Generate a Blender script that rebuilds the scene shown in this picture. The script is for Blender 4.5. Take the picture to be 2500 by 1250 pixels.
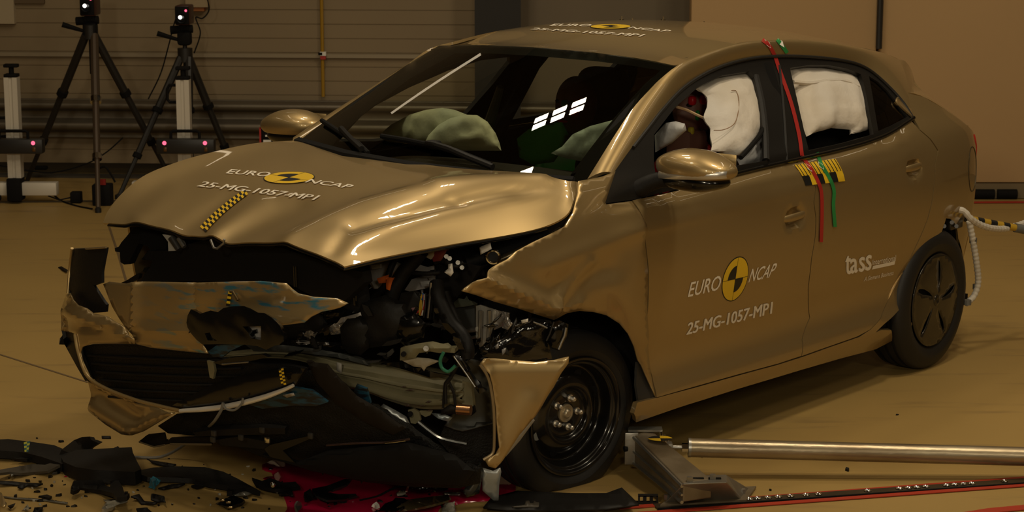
import bpy, bmesh, math, random
import numpy as np
from mathutils import Vector, Matrix, geometry
SC = bpy.context.scene
COL = SC.collection
for o in list(bpy.data.objects): bpy.data.objects.remove(o)
random.seed(7); np.random.seed(7)

# ------------------------------------------------------------ camera
FPX, PITCH, CAMH = 4876.0, math.radians(10.39), 2.18
cam = bpy.data.cameras.new('camera'); cam.sensor_fit = 'HORIZONTAL'; cam.sensor_width = 36.0
cam.lens = FPX / 2500 * 36.0; cam.clip_start = .05; cam.clip_end = 200
camo = bpy.data.objects.new('camera', cam); COL.objects.link(camo)
camo.location = (0, 0, CAMH); camo.rotation_euler = (math.pi / 2 - PITCH, 0, 0)
SC.camera = camo
cam.dof.use_dof = True; cam.dof.focus_distance = 7.6; cam.dof.aperture_fstop = 9.0

# ------------------------------------------------------------ exposure, world
SC.view_settings.view_transform = 'Standard'; SC.view_settings.look = 'None'
SC.view_settings.gamma = 1.0; SC.view_settings.use_curve_mapping = False
SC.view_settings.exposure = -1.2
WB = (1.0, .80, .53)
wd = bpy.data.worlds.new('world'); SC.world = wd; wd.use_nodes = True
bg = wd.node_tree.nodes['Background']; bg.inputs[0].default_value = (1.0, .82, .55, 1); bg.inputs[1].default_value = .035

# ------------------------------------------------------------ big lights (the hall's own lamps and added fill)
def area(name, loc, rot, sx, sy, power, colr=WB, spread=math.pi):
    l = bpy.data.lights.new(name, 'AREA'); l.shape = 'RECTANGLE'; l.size = sx; l.size_y = sy
    l.energy = power; l.color = colr; l.spread = spread
    o = bpy.data.objects.new(name, l); COL.objects.link(o); o.location = loc; o.rotation_euler = rot
    return o
def aim(o, p):
    o.rotation_euler = (Vector(p) - o.location).to_track_quat('-Z', 'Y').to_euler()
# rows of ceiling strip lamps over the hall
for x in (-6.5, -3.3, 3.6, 6.8):
    for y in (2.6, 6.6, 10.6):
        area('strip_lamp_light', (x, y, 6.62), (0, 0, 0), .16, 3.0, 22)
for x, y in ((8.6, 12.2), (10.6, 9.6), (5.2, 13.2)):
    area('strip_lamp_light', (x, y, 6.62), (0, 0, 0), .14, 5.0, 12)
# clusters of small LED panels on the lighting rig over the impact point
for cx, cy, p in ((-.95, 9.5, 15), (2.0, 7.3, 27), (-.55, 11.0, 9), (2.9, 6.0, 20), (-2.3, 6.2, 16)):
    for i in range(3):
        for j in range(2):
            area('led_panel_light', (cx + .21 * (i - 1), cy + .21 * (j - .5), 6.2), (0, 0, 0), .15, .15, p, (1.0, .84, .60))
# fill lights added around the camera to brighten cabin and bay, and a long lamp high on the back wall
for fx, fy, fz, p in ((-2.0, -1.2, 4.0, 190), (.7, -1.4, 3.0, 130), (4.2, .4, 4.4, 90)):
    o = area('fill_light', (fx, fy, fz), (0, 0, 0), .5, .5, p, (1.0, .86, .62)); aim(o, (0, 7.3, .9))
o = area('wall_lamp_light', (-2.2, 14.55, 5.1), (0, 0, 0), 1.2, .12, 2.2); aim(o, (-2.2, 10, 0))

# ------------------------------------------------------------ frame helpers (points of the place from a sight line and a known distance)
OX, OY, YAW = -.525, 7.441, math.radians(230.16)
CY, SY = math.cos(YAW), math.sin(YAW)
cP, sP = math.cos(PITCH), math.sin(PITCH)
RC = np.array([[CY, SY, 0], [-SY, CY, 0], [0, 0, 1]])
def wray(uv):
    uv = np.atleast_2d(np.asarray(uv, float))
    x = (uv[:, 0] - 1250) / FPX; z = -(uv[:, 1] - 625) / FPX
    return np.stack([x, cP + z * sP, -sP + z * cP], 1)
O_CAR = RC @ np.array([-OX, -OY, CAMH])
def cray(uv): return wray(uv) @ RC.T
def at(u, v, **k):                      # car frame: sight line meets X=, Y= or Z=
    d = cray([(u, v)])[0]
    i, a = [(i, k[c]) for i, c in enumerate('XYZ') if c in k][0]
    t = (a - O_CAR[i]) / d[i]
    return O_CAR + t * d
def atw(u, v, **k):                     # world frame
    d = wray([(u, v)])[0]; o = np.array([0, 0, CAMH])
    i, a = [(i, k[c]) for i, c in enumerate('XYZ') if c in k][0]
    return o + (a - o[i]) / d[i] * d
def hit(uv, g, t0=4.0, t1=13.5, n=160):
    d = cray(uv); N = len(d)
    ts = np.linspace(t0, t1, n)
    P = O_CAR + ts[:, None, None] * d[None]
    G = g(P[..., 0], P[..., 1], P[..., 2])
    sg = (G[:-1] > 0) & (G[1:] <= 0)
    has = sg.any(0); k = np.where(has, sg.argmax(0), np.abs(G[:-1]).argmin(0))
    a = ts[k]; b = ts[k + 1]
    for _ in range(26):
        m = (a + b) / 2; p = O_CAR + m[:, None] * d
        pos = g(p[:, 0], p[:, 1], p[:, 2]) > 0
        a = np.where(pos, m, a); b = np.where(pos, b, m)
    t = np.where(has, (a + b) / 2, ts[k])
    return O_CAR + t[:, None] * d
def c2w(p):
    p = np.asarray(p, float); return p @ RC + np.array([OX, OY, 0])
def w2c(p): return (np.asarray(p, float) - np.array([OX, OY, 0])) @ RC.T

def pchip(xs, ys):
    xs = np.asarray(xs, float); ys = np.asarray(ys, float)
    h = np.diff(xs); dl = np.diff(ys) / h
    m = np.zeros_like(xs); m[0] = dl[0]; m[-1] = dl[-1]
    for i in range(1, len(xs) - 1):
        if dl[i - 1] * dl[i] > 0:
            w1 = 2 * h[i] + h[i - 1]; w2 = h[i] + 2 * h[i - 1]
            m[i] = (w1 + w2) / (w1 / dl[i - 1] + w2 / dl[i])
    def f(x):
        x = np.clip(np.asarray(x, float), xs[0], xs[-1])
        k = np.clip(np.searchsorted(xs, x) - 1, 0, len(xs) - 2)
        t = (x - xs[k]) / h[k]
        return ((1 + 2 * t) * (1 - t) ** 2 * ys[k] + t * (1 - t) ** 2 * h[k] * m[k] + t * t * (3 - 2 * t) * ys[k + 1] + t * t * (t - 1) * h[k] * m[k + 1])
    return f
def catmull(P, n, closed=False):
    P = np.asarray(P, float); m = len(P)
    L = np.r_[0, np.cumsum(np.maximum(1e-9, np.linalg.norm(np.diff(P, axis=0), axis=1)))]
    s = np.linspace(0, L[-1], n)
    k = np.clip(np.searchsorted(L, s, side='right') - 1, 0, m - 2)
    T = np.zeros_like(P)
    for i in range(m):
        a, b = max(0, i - 1), min(m - 1, i + 1)
        T[i] = (P[b] - P[a]) / (L[b] - L[a])
    h = (L[k + 1] - L[k])[:, None]; t = ((s - L[k])[:, None]) / h
    return ((1 + 2 * t) * (1 - t) ** 2 * P[k] + t * (1 - t) ** 2 * h * T[k] + t * t * (3 - 2 * t) * P[k + 1] + t * t * (t - 1) * h * T[k + 1])
def linres(P, n):
    P = np.asarray(P, float); L = np.r_[0, np.cumsum(np.linalg.norm(np.diff(P, axis=0), axis=1))]
    s = np.linspace(0, L[-1], n)
    return np.stack([np.interp(s, L, P[:, i]) for i in range(P.shape[1])], 1)
def smooth01(x): x = np.clip(x, 0, 1); return x * x * (3 - 2 * x)

# ------------------------------------------------------------ materials
MATS = {}
def lin(c):
    r = []
    for v in c:
        v /= 255.; r.append(v / 12.92 if v <= .04045 else ((v + .055) / 1.055) ** 2.4)
    return (*r, 1)
def mat(name, colr, rough=.5, metal=0., coat=0., bump=None, var=None, emit=None, spec=None, scale=(1, 1, 1)):
    if name in MATS: return MATS[name]
    m = bpy.data.materials.new(name); m.use_nodes = True; MATS[name] = m
    nt = m.node_tree; b = nt.nodes['Principled BSDF']
    c = colr if len(colr) == 4 else (*colr, 1)
    b.inputs['Base Color'].default_value = c; b.inputs['Roughness'].default_value = rough
    b.inputs['Metallic'].default_value = metal; b.inputs['Coat Weight'].default_value = coat; b.inputs['Coat Roughness'].default_value = .03
    if spec is not None: b.inputs['Specular IOR Level'].default_value = spec
    tc = nt.nodes.new('ShaderNodeTexCoord'); mp = nt.nodes.new('ShaderNodeMapping'); mp.inputs['Scale'].default_value = scale
    nt.links.new(tc.outputs['Object'], mp.inputs[0])
    if var:     # (scale, amount, second colour)
        n = nt.nodes.new('ShaderNodeTexNoise'); n.inputs['Scale'].default_value = var[0]; n.inputs['Detail'].default_value = 5
        rp = nt.nodes.new('ShaderNodeValToRGB'); rp.color_ramp.elements[0].position = .5 - var[1]; rp.color_ramp.elements[1].position = .5 + var[1]
        rp.color_ramp.elements[0].color = c; rp.color_ramp.elements[1].color = (*var[2], 1) if len(var[2]) == 3 else var[2]
        nt.links.new(mp.outputs[0], n.inputs['Vector']); nt.links.new(n.outputs['Fac'], rp.inputs[0]); nt.links.new(rp.outputs[0], b.inputs['Base Color'])
    if bump:    # (scale, strength)
        n = nt.nodes.new('ShaderNodeTexNoise'); n.inputs['Scale'].default_value = bump[0]; n.inputs['Detail'].default_value = 4
        bp = nt.nodes.new('ShaderNodeBump'); bp.inputs['Strength'].default_value = bump[1]; bp.inputs['Distance'].default_value = .02
        nt.links.new(mp.outputs[0], n.inputs['Vector']); nt.links.new(n.outputs['Fac'], bp.inputs['Height']); nt.links.new(bp.outputs[0], b.inputs['Normal'])
    if emit:
        b.inputs['Emission Color'].default_value = (*emit[0], 1); b.inputs['Emission Strength'].default_value = emit[1]
    return m
PAINT = mat('gold_paint', (.42, .30, .135), .42, .72, 1.0)
PAINT_S = mat('gold_paint_scraped', (.42, .30, .135), .42, .7, .8, var=(9, .02, (.10, .26, .36)), scale=(1, 1, 5))
nt = PAINT_S.node_tree
for n in nt.nodes:
    if n.type == 'VALTORGB': n.color_ramp.elements[0].position = .56; n.color_ramp.elements[1].position = .66
BLACKG = mat('gloss_black', (.004, .004, .004), .18, 0, .4, spec=.4)
BLACK = mat('black_plastic', (.0065, .0055, .0045), .58, bump=(60, .06), spec=.3)
BLACKM = mat('matt_black', (.0055, .005, .0045), .8, spec=.2)
RUBBER = mat('rubber', (.011, .010, .009), .55)
DARKG = mat('dark_grey_plastic', (.030, .028, .025), .45)
STEEL = mat('bare_steel', (.42, .41, .38), .36, .9, bump=(25, .08))
ALU = mat('aluminium', (.55, .54, .50), .30, .85)
CHROME = mat('chrome', (.8, .8, .78), .08, 1)
WHITE = mat('white_sticker', (.80, .77, .70), .5)
YEL = mat('yellow_sticker', (.78, .50, .02), .45)
BLK = mat('black_sticker', (.010, .010, .010), .45)
REDT = mat('red_tape', (.42, .020, .015), .55)
GRNT = mat('green_tape', (.02, .25, .06), .55)
BAG = mat('airbag_cloth', (.76, .72, .66), .85, bump=(40, .15), var=(3, .2, (.70, .62, .50)))
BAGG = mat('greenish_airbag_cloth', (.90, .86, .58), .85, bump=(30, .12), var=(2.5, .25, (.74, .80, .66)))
EDGE = mat('panel_edge', (.30, .23, .13), .4, .6)

# ------------------------------------------------------------ mesh helpers
def link(name, me, m, parent=None, smooth=35, loc=None):
    o = bpy.data.objects.new(name, me); COL.objects.link(o)
    if m is not None and not me.materials:
        for q in (m if isinstance(m, (list, tuple)) else [m]): me.materials.append(q)
    if smooth:
        for p in me.polygons: p.use_smooth = True
        me.set_sharp_from_angle(angle=math.radians(smooth))
    if parent is not None: o.parent = parent
    if loc is not None: o.location = loc
    return o
def tag(o, label, cat, group=None, kind=None):
    o['label'] = label; o['category'] = cat
    if group: o['group'] = group
    if kind: o['kind'] = kind
    return o
def thing(name, label, cat, loc=(0, 0, 0), rz=0, group=None):
    o = bpy.data.objects.new(name, None); COL.objects.link(o); o.location = loc; o.rotation_euler = (0, 0, rz); o.empty_display_size = .1
    return tag(o, label, cat, group)
class MB:
    def __init__(s): s.v = []; s.f = []; s.mi = []
    def add(s, v, f, mi=0):
        n = len(s.v); s.v += [tuple(map(float, p)) for p in v]; s.f += [tuple(i + n for i in q) for q in f]; s.mi += [mi] * len(f); return s
    def box(s, c, d, R=None, mi=0, bev=0):
        x, y, z = np.array(d) / 2.
        if bev:
            b = min(bev, x * .9, y * .9, z * .9); pts = []
            bm = bmesh.new(); bmesh.ops.create_cube(bm, size=1, matrix=Matrix.Diagonal((2 * x, 2 * y, 2 * z, 1)))
            bmesh.ops.bevel(bm, geom=bm.edges[:], offset=b, segments=2, affect='EDGES', profile=.5)
            bm.verts.index_update(); V = np.array([q.co[:] for q in bm.verts]); Fc = [tuple(q.index for q in f.verts) for f in bm.faces]; bm.free()
        else:
            V = np.array([(i, j, k) for i in (-x, x) for j in (-y, y) for k in (-z, z)])
            Fc = [(0, 1, 3, 2), (4, 6, 7, 5), (0, 4, 5, 1), (2, 3, 7, 6), (0, 2, 6, 4), (1, 5, 7, 3)]
        if R is not None: V = V @ np.array(R).T
        return s.add(V + np.array(c), Fc, mi)
    def tube(s, pts, r, n=10, mi=0, cap=True, res=0):
        P = np.asarray(pts, float)
        rr = np.full(len(P), r, float) if np.isscalar(r) else np.asarray(r, float)
        if res:
            rr = np.interp(np.linspace(0, 1, res), np.linspace(0, 1, len(P)), rr); P = catmull(P, res)
        T = np.gradient(P, axis=0); T /= np.linalg.norm(T, axis=1)[:, None] + 1e-12
        up = np.array([0, 0, 1.]) if abs(T[0][2]) < .9 else np.array([1., 0, 0])
        V = []; u = np.cross(T[0], up); u /= np.linalg.norm(u)
        for i in range(len(P)):
            u = u - T[i] * (u @ T[i]); u /= np.linalg.norm(u) + 1e-12; w = np.cross(T[i], u)
            for k in range(n):
                a = 2 * math.pi * k / n; V.append(P[i] + rr[i] * (math.cos(a) * u + math.sin(a) * w))
        Fc = [(i * n + k, i * n + (k + 1) % n, (i + 1) * n + (k + 1) % n, (i + 1) * n + k) for i in range(len(P) - 1) for k in range(n)]
        if cap: Fc += [tuple(range(n))[::-1], tuple((len(P) - 1) * n + k for k in range(n))]
        return s.add(V, Fc, mi)
    def cyl(s, a, b, r, n=16, mi=0): return s.tube([a, b], r, n, mi)
    def lathe(s, prof, c=(0, 0, 0), R=None, n=48, mi=0, closed=False):      # prof: (axial y, radius); axis +Y
        V = []; m = len(prof)
        for k in range(n):
            a = 2 * math.pi * k / n
            for (y, r) in prof: V.append((r * math.cos(a), y, r * math.sin(a)))
        V = np.array(V)
        if R is not None: V = V @ np.array(R).T
        mm = m if closed else m - 1
        Fc = [(k * m + i, k * m + (i + 1) % m, ((k + 1) % n) * m + (i + 1) % m, ((k + 1) % n) * m + i) for k in range(n) for i in range(mm)]
        return s.add(V + np.array(c), Fc, mi)
    def grid(s, G, mi=0, flip=False):
        r, c = G.shape[:2]
        Fc = [(i * c + j, i * c + j + 1, (i + 1) * c + j + 1, (i + 1) * c + j) for i in range(r - 1) for j in range(c - 1)]
        if flip: Fc = [q[::-1] for q in Fc]
        return s.add(G.reshape(-1, 3), Fc, mi)
    def mesh(s, name='m'):
        me = bpy.data.meshes.new(name); me.from_pydata(s.v, [], s.f); me.validate()
        if any(s.mi) and len(me.polygons) == len(s.mi): me.polygons.foreach_set('material_index', s.mi)
        me.update(); return me
    def build(s, name, m, parent=None, smooth=35, loc=None, solid=None, fix=True):
        me = s.mesh(name)
        if fix and not solid:
            bm = bmesh.new(); bm.from_mesh(me); bmesh.ops.recalc_face_normals(bm, faces=bm.faces); bm.to_mesh(me); bm.free()
        o = link(name, me, m, parent, smooth, loc)
        if solid: solidify(o, solid)
        return o
def solidify(o, t, off=-1):
    md = o.modifiers.new('thickness', 'SOLIDIFY'); md.thickness = abs(t); md.offset = off if t > 0 else -off
    md.use_even_offset = False
    if abs(t) >= .008: es = o.modifiers.new('crisp_rim', 'EDGE_SPLIT'); es.split_angle = math.radians(50)
    return o
def orient(me, toward):                 # flip faces so they look at a point
    bm = bmesh.new(); bm.from_mesh(me); bmesh.ops.recalc_face_normals(bm, faces=bm.faces)
    s = sum((Vector(toward) - f.calc_center_median()).normalized().dot(f.normal) * f.calc_area() for f in bm.faces)
    if s < 0: bmesh.ops.reverse_faces(bm, faces=bm.faces)
    bm.to_mesh(me); bm.free()
def cdt(poly, sp, holes=(), jitter=0):
    """triangulated 2D polygon with inner points at spacing sp"""
    def dens(p):
        p = np.asarray(p, float); out = []
        for i in range(len(p)):
            a, b = p[i], p[(i + 1) % len(p)]
            n = max(1, int(np.ceil(np.linalg.norm(b - a) / sp)))
            out += [a + (b - a) * k / n for k in range(n)]
        return np.array(out)
    loops = [dens(poly)] + [dens(h) for h in holes]
    pts = np.concatenate(loops); edges = []; n0 = 0
    for l in loops:
        edges += [(n0 + i, n0 + (i + 1) % len(l)) for i in range(len(l))]; n0 += len(l)
    def inside(q, l):
        x, y = q[:, 0], q[:, 1]; r = np.zeros(len(q), bool)
        a = l; b = np.roll(l, -1, 0)
        for (x1, y1), (x2, y2) in zip(a, b):
            c = ((y1 > y) != (y2 > y)) & (x < (x2 - x1) * (y - y1) / (y2 - y1 + 1e-15) + x1); r ^= c
        return r
    lo, hi = loops[0].min(0), loops[0].max(0)
    gx, gy = np.meshgrid(np.arange(lo[0] + sp * .5, hi[0], sp), np.arange(lo[1] + sp * .5, hi[1], sp * .87))
    gx = gx + (np.arange(gx.shape[0]) % 2)[:, None] * sp * .5
    q = np.stack([gx.ravel(), gy.ravel()], 1)
    if len(q):
        k = inside(q, loops[0])
        for h in loops[1:]: k &= ~inside(q, h)
        q = q[k]
        if len(q):
            d = np.full(len(q), 1e9)
            for i in range(0, len(pts), 64): d = np.minimum(d, np.linalg.norm(q[:, None] - pts[None, i:i + 64], axis=2).min(1))
            q = q[d > sp * .45]
        allp = np.concatenate([pts, q])
    else: allp = pts
    r = geometry.delaunay_2d_cdt([Vector(p) for p in allp], edges, [], 0, 1e-9)
    V = np.array([v[:] for v in r[0]]); Fc = [tuple(f) for f in r[2]]
    C = np.array([V[list(f)].mean(0) for f in Fc])
    k = inside(C, loops[0])
    for h in loops[1:]: k &= ~inside(C, h)
    return V, [f for f, kk in zip(Fc, k) if kk]
EYE = tuple(O_CAR)
def shell(name, V3, Fc, m, parent=None, thick=.004, toward=EYE, smooth=30, off=-1):
    me = bpy.data.meshes.new(name); me.from_pydata([tuple(map(float, p)) for p in V3], [], Fc); me.update()
    orient(me, toward)
    o = link(name, me, m, parent, smooth)
    if thick: solidify(o, thick, off)
    return o
def pxpatch(name, outline, g, m, parent=None, sp=12, thick=.004, disp=None, holes=(), smooth=30, off=-1):
    """outline seen along sight lines on the implicit surface g (car frame), given real thickness"""
    V, Fc = cdt(outline, sp, holes)
    P = hit(V, g)
    if disp is not None: P = P + disp(V, P)
    return shell(name, P, Fc, m, parent, thick, smooth=smooth, off=off)
# ============================================================ the hall
def struct(o): o['kind'] = 'structure'; return o
FLOORM = mat('floor_paint', (.40, .262, .085), .5, 0, 0, var=(1.3, .28, (.35, .232, .076)), bump=(3, .03), spec=.35)
def floor_nodes(m):
    nt = m.node_tree; b = nt.nodes['Principled BSDF']
    src = b.inputs['Base Color'].links[0].from_socket
    tc = nt.nodes.new('ShaderNodeTexCoord'); mp = nt.nodes.new('ShaderNodeMapping'); mp.inputs['Scale'].default_value = (.8, 5, 1); mp.inputs['Rotation'].default_value = (0, 0, .35)
    n = nt.nodes.new('ShaderNodeTexNoise'); n.inputs['Scale'].default_value = 1.6; n.inputs['Detail'].default_value = 7; n.inputs['Roughness'].default_value = .62
    rp = nt.nodes.new('ShaderNodeValToRGB'); rp.color_ramp.elements[0].position = .56; rp.color_ramp.elements[1].position = .80
    rp.color_ramp.elements[0].color = (0, 0, 0, 1); rp.color_ramp.elements[1].color = (.75, .75, .75, 1)
    mx = nt.nodes.new('ShaderNodeMixRGB'); mx.inputs[2].default_value = (.16, .105, .05, 1)
    nt.links.new(tc.outputs['Object'], mp.inputs[0]); nt.links.new(mp.outputs[0], n.inputs['Vector']); nt.links.new(n.outputs['Fac'], rp.inputs[0])
    nt.links.new(rp.outputs[0], mx.inputs[0]); nt.links.new(src, mx.inputs[1]); nt.links.new(mx.outputs[0], b.inputs['Base Color'])
floor_nodes(FLOORM)
struct(MB().box((-1, 3.7, -.1), (26, 25, .2)).build('floor', FLOORM, smooth=0))
CEILM = mat('ceiling_paint', (.17, .135, .09), .7)
mb = MB().box((-1, 3.7, 7.1), (26, 25, .2))
struct(mb.build('ceiling', CEILM, smooth=0))
for k, y in enumerate((-4, 0, 4.5, 8.6, 12.6)):
    struct(MB().box((-1, y, 6.85), (25.6, .22, .30)).build('ceiling_beam', CEILM, smooth=0))
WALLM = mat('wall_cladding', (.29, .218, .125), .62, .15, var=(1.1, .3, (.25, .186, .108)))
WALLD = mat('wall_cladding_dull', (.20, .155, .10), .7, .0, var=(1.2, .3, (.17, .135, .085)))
BEIGE = mat('beige_wall', (.56, .37, .18), .8, var=(.7, .3, (.50, .33, .16)), bump=(30, .04))
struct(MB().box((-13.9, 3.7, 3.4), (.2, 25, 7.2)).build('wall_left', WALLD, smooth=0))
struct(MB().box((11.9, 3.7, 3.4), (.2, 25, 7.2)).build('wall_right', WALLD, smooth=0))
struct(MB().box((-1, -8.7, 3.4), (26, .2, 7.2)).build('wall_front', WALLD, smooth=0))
WPSI = -.07
def wy(x): return 15.12 + WPSI * x
Rw = np.array([[math.cos(math.atan(WPSI)), -math.sin(math.atan(WPSI)), 0], [math.sin(math.atan(WPSI)), math.cos(math.atan(WPSI)), 0], [0, 0, 1]])
def wallpt(u, v, off=0.):       # point on the back wall (off = towards camera)
    d = wray([(u, v)])[0]; t = (15.12 - off) / (d[1] - WPSI * d[0]); return np.array([0, 0, CAMH]) + t * d
zr = lambda v: wallpt(600, v)[2]
# ribbed cladding: profile of flat ribs with grooves, swept along the wall
prof = []; z = .10; z_ledge = zr(131)
while z < 6.9:
    prof += [(0, z), (0, z + .100), (.006, z + .102), (.006, z + .106)]; z += .108
xs = (-13.8, 12.8)
G = np.array([[(x, wy(x) + d, zz) for x in xs] for d, zz in prof])
struct(MB().grid(G).build('wall_back', WALLM, smooth=0))
a, b = wallpt(-300, 131), wallpt(1170, 134)
mb = MB()
def wallbar(mb, u0, u1, v0, v1, d, off=0, mi=0):     # a bar lying on the wall between pixel columns / rows
    p = wallpt(u0, (v0 + v1) / 2, off); q = wallpt(u1, (v0 + v1) / 2, off)
    zc = (wallpt((u0 + u1) / 2, v0)[2] + wallpt((u0 + u1) / 2, v1)[2]) / 2; hh = wallpt((u0 + u1) / 2, v0)[2] - wallpt((u0 + u1) / 2, v1)[2]
    c = (p + q) / 2; c[1] -= d / 2; c[2] = zc
    return mb.box(c, (np.linalg.norm((q - p)[:2]), d, abs(hh)), Rw, mi)
struct(wallbar(MB(), -900, 1165, 128, 137, .02, .01).build('trim_1', mat('ledge_trim', (.34, .28, .19), .4, .3), smooth=0))
struct(wallbar(MB(), -900, 2600, 430, 452, .14).build('baseboard_back', mat('kerb', (.05, .04, .028), .7), smooth=0))
# W-beam guard rail along the wall
zt, zb = zr(241), zr(336)
prof = [(.03, 0), (.035, .03), (.10, .09), (.11, .16), (.10, .23), (.035, .31), (.03, .40), (.035, .50), (.06, .53), (.10, .60), (.11, .68), (.10, .76), (.035, .86), (.03, .94), (.035, 1.0)]
prof = catmull(np.array([(d, zt + (zb - zt) * t, 0) for d, t in prof]), 60)
xs = np.linspace(-13.5, 2.0, 8)
G = np.array([[(x, wy(x) - .05 - d, zz) for x in xs] for d, zz, _ in prof])
gr = thing('guard_rail', 'corrugated grey steel guard rail running along the ribbed wall', 'guard rail', (0, 0, 0))
me = MB().grid(G).mesh('beam'); orient(me, (0, 0, 1))
solidify(link('beam', me, mat('rail_steel', (.20, .17, .125), .42, .6, var=(2, .3, (.15, .125, .09)), bump=(14, .06)), gr, 40), .004)
for x in (-11.5, -9.5, -7.5, -5.8, 1.9):
    MB().box((x, wy(x) - .04, zb + .5 * (zt - zb) - .35), (.10, .06, 1.1)).build('post', STEEL, gr, smooth=0)
# dark steel column
p, q = wallpt(1161, 300, .3), wallpt(1271, 300, .3)
struct(MB().box(((p + q) / 2) * np.array([1, 1, 0]) + np.array([0, 0, 3.5]), (abs(q[0] - p[0]), .45, 7)).build('wall_column', mat('column_paint', (.012, .010, .008), .6), smooth=0))
# plain band of wall right of the column, and the big beige partition
p, q = wallpt(1271, 300, .02), wallpt(1700, 300, .02)
struct(MB().box(((p + q) / 2) * np.array([1, 1, 0]) + np.array([0, .03, 3.5]), (q[0] - p[0] + .1, .06, 7), Rw).build('wall_panel', WALLD, smooth=0))
bw = thing('partition_wall', 'tall beige movable partition wall filling the right background', 'partition')
yb = 14.15; x0 = atw(1685, 200, Y=yb)[0]; zb0 = atw(2200, 446, Y=yb)[2]; xm = atw(2141, 200, Y=yb)[0]
for a, b in ((x0, xm - .012), (xm + .012, 6.5)):
    MB().box(((a + b) / 2, yb + .08, zb0 + 2.0), (b - a, .16, 4.0), bev=.01).build('panel', BEIGE, bw)
MB().box(((x0 + 6.5) / 2, yb + .10, zb0 - .015), (6.5 - x0, .10, .05)).build('bottom_rail', mat('rail_brown', (.20, .15, .08), .6), bw)
MB().box(((x0 + 6.5) / 2, yb + .04, zb0 / 2), (6.5 - x0, .06, max(.02, zb0 - .01))).build('skid', mat('rail_brown', (.1, .07, .04)), bw)
for u in (2400, 2455):
    p = atw(u, 452, Y=yb + .05); MB().cyl((p[0] - .07, p[1] - .05, .036), (p[0] + .07, p[1] - .05, .036), .036).build('castor', BLACKM, bw)
tag(MB().tube([(xm, yb - .03, atw(2141, 118, Y=yb)[2]), (xm, yb - .03, 4.2)], .022).build('wall_pipe', mat('dark_pipe', (.02, .018, .016), .5)), 'dark vertical pipe down the joint of the beige partition', 'pipe')
# yellow gas pipe
yp = thing('gas_pipe', 'thin yellow vertical pipe on the ribbed wall', 'pipe')
p = wallpt(789, 236, .06); p2 = wallpt(789, 0, .06)
MB().tube([(p[0], p[1], p[2]), (p[0], p[1], 6.5)], .0135).build('pipe', mat('yellow_paint', (.36, .20, .012), .45), yp)
c = wallpt(789, 131, .065); MB().box(c, (.045, .045, .03)).build('valve', WHITE, yp); MB().box(c - np.array([0, 0, .03]), (.04, .04, .025)).build('collar', REDT, yp)
MB().box(c + np.array([-.02, -.01, 0]), (.03, .03, .02)).build('handle', BLACKM, yp)
# small items on the wall
o = thing('wall_box', 'small beige wall box with an orange strip behind the right tripod', 'box')
wallbar(MB(), 458, 512, -20, 16, .09).build('body', mat('beige_box', (.34, .26, .15), .6), o, smooth=0); wallbar(MB(), 466, 502, 16, 26, .07).build('strip', mat('orange', (.30, .10, .02), .6), o, smooth=0)
o = wallbar(MB(), -60, 37, -60, 57, .05).build('wall_board', mat('pale_board', (.42, .34, .22), .7), smooth=0); tag(o, 'pale plain board on the wall at the upper left', 'board')
o = wallbar(MB(), 38, 110, -2, 8, .03).build('wall_bracket', mat('brown_bracket', (.12, .08, .04), .6), smooth=0); tag(o, 'brown bar fixed to the wall beside the pale board', 'bracket')
# ------------------------------------------------------------ floor markings and rail
def fl(u, v, z=0.): return atw(u, v, Z=z)
def floor_strip(name, pts, w, m, z=.002, h=.003):
    P = np.array([fl(*p) for p in pts]); P[:, 2] = z
    T = np.gradient(P, axis=0); T /= np.linalg.norm(T, axis=1)[:, None]; Nn = np.stack([-T[:, 1], T[:, 0], 0 * T[:, 0]], 1)
    G = np.stack([P - Nn * w / 2, P + Nn * w / 2], 1)
    me = MB().grid(G).mesh(name); orient(me, (0, 0, 50)); o = link(name, me, m, None, 0); solidify(o, h, 1); return o
def ext(a, b, k):   # extend a line of two pixels by factor
    a = np.array(a, float); b = np.array(b, float); return tuple(a + (b - a) * k)
JOINT = mat('floor_joint', (.14, .09, .04), .8)
REDL = mat('red_floor_paint', (.40, .035, .012), .5)
struct(floor_strip('floor_joint', [(-120, 828), (0, 866), (215, 934)], .012, JOINT, .001, .001))
struct(floor_strip('floor_joint', [(262, 540), (290, 625), (312, 700), (420, 1000)], .014, JOINT, .001, .001))
A0, A1 = (1600, 1236), (2500, 1171)
struct(floor_strip('floor_line', [ext(A0, A1, -.1), ext((1815, 1219), (2500, 1169), 1.15)], .030, REDL))
struct(floor_strip('floor_line', [(1480, 1262), ext((1560, 1247), (2500, 1186), 1.1)], .030, REDL, .0025))
rail = thing('floor_rail', 'dark slotted steel rail let into the floor between red lines', 'rail')
P0, P1 = fl(1600, 1240), fl(2620, 1169)
T = (P1 - P0) / np.linalg.norm(P1 - P0); Ra = np.array([[T[0], -T[1], 0], [T[1], T[0], 0], [0, 0, 1]])
L = np.linalg.norm(P1 - P0); mid = (P0 + P1) / 2
MB().box(mid + np.array([0, 0, .002]), (L, .062, .008), Ra).build('channel', mat('rail_dark', (.085, .058, .03), .5, .5, var=(9, .2, (.05, .035, .02))), rail, smooth=0)
MB().box(mid + np.array([0, 0, .005]) + Ra @ np.array([0, -.03, 0]), (L, .008, .008), Ra).build('edge', BLACKM, rail, smooth=0)
for u in (1830, 1850, 1875, 1900, 1930, 1968, 1998, 2118, 2195, 2217, 2238, 2260, 2310, 2330, 2352, 2372, 2452):
    v = np.interp(u, [1600, 2620], [1240, 1169]); c = fl(u, v - 1); c[2] = .005
    MB().lathe([(0, .0001), (.004, .010), (.006, .012), (.004, .014)], c, np.array([[1, 0, 0], [0, 0, -1], [0, 1, 0]]), 14).build('bolt', CHROME, rail)
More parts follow.
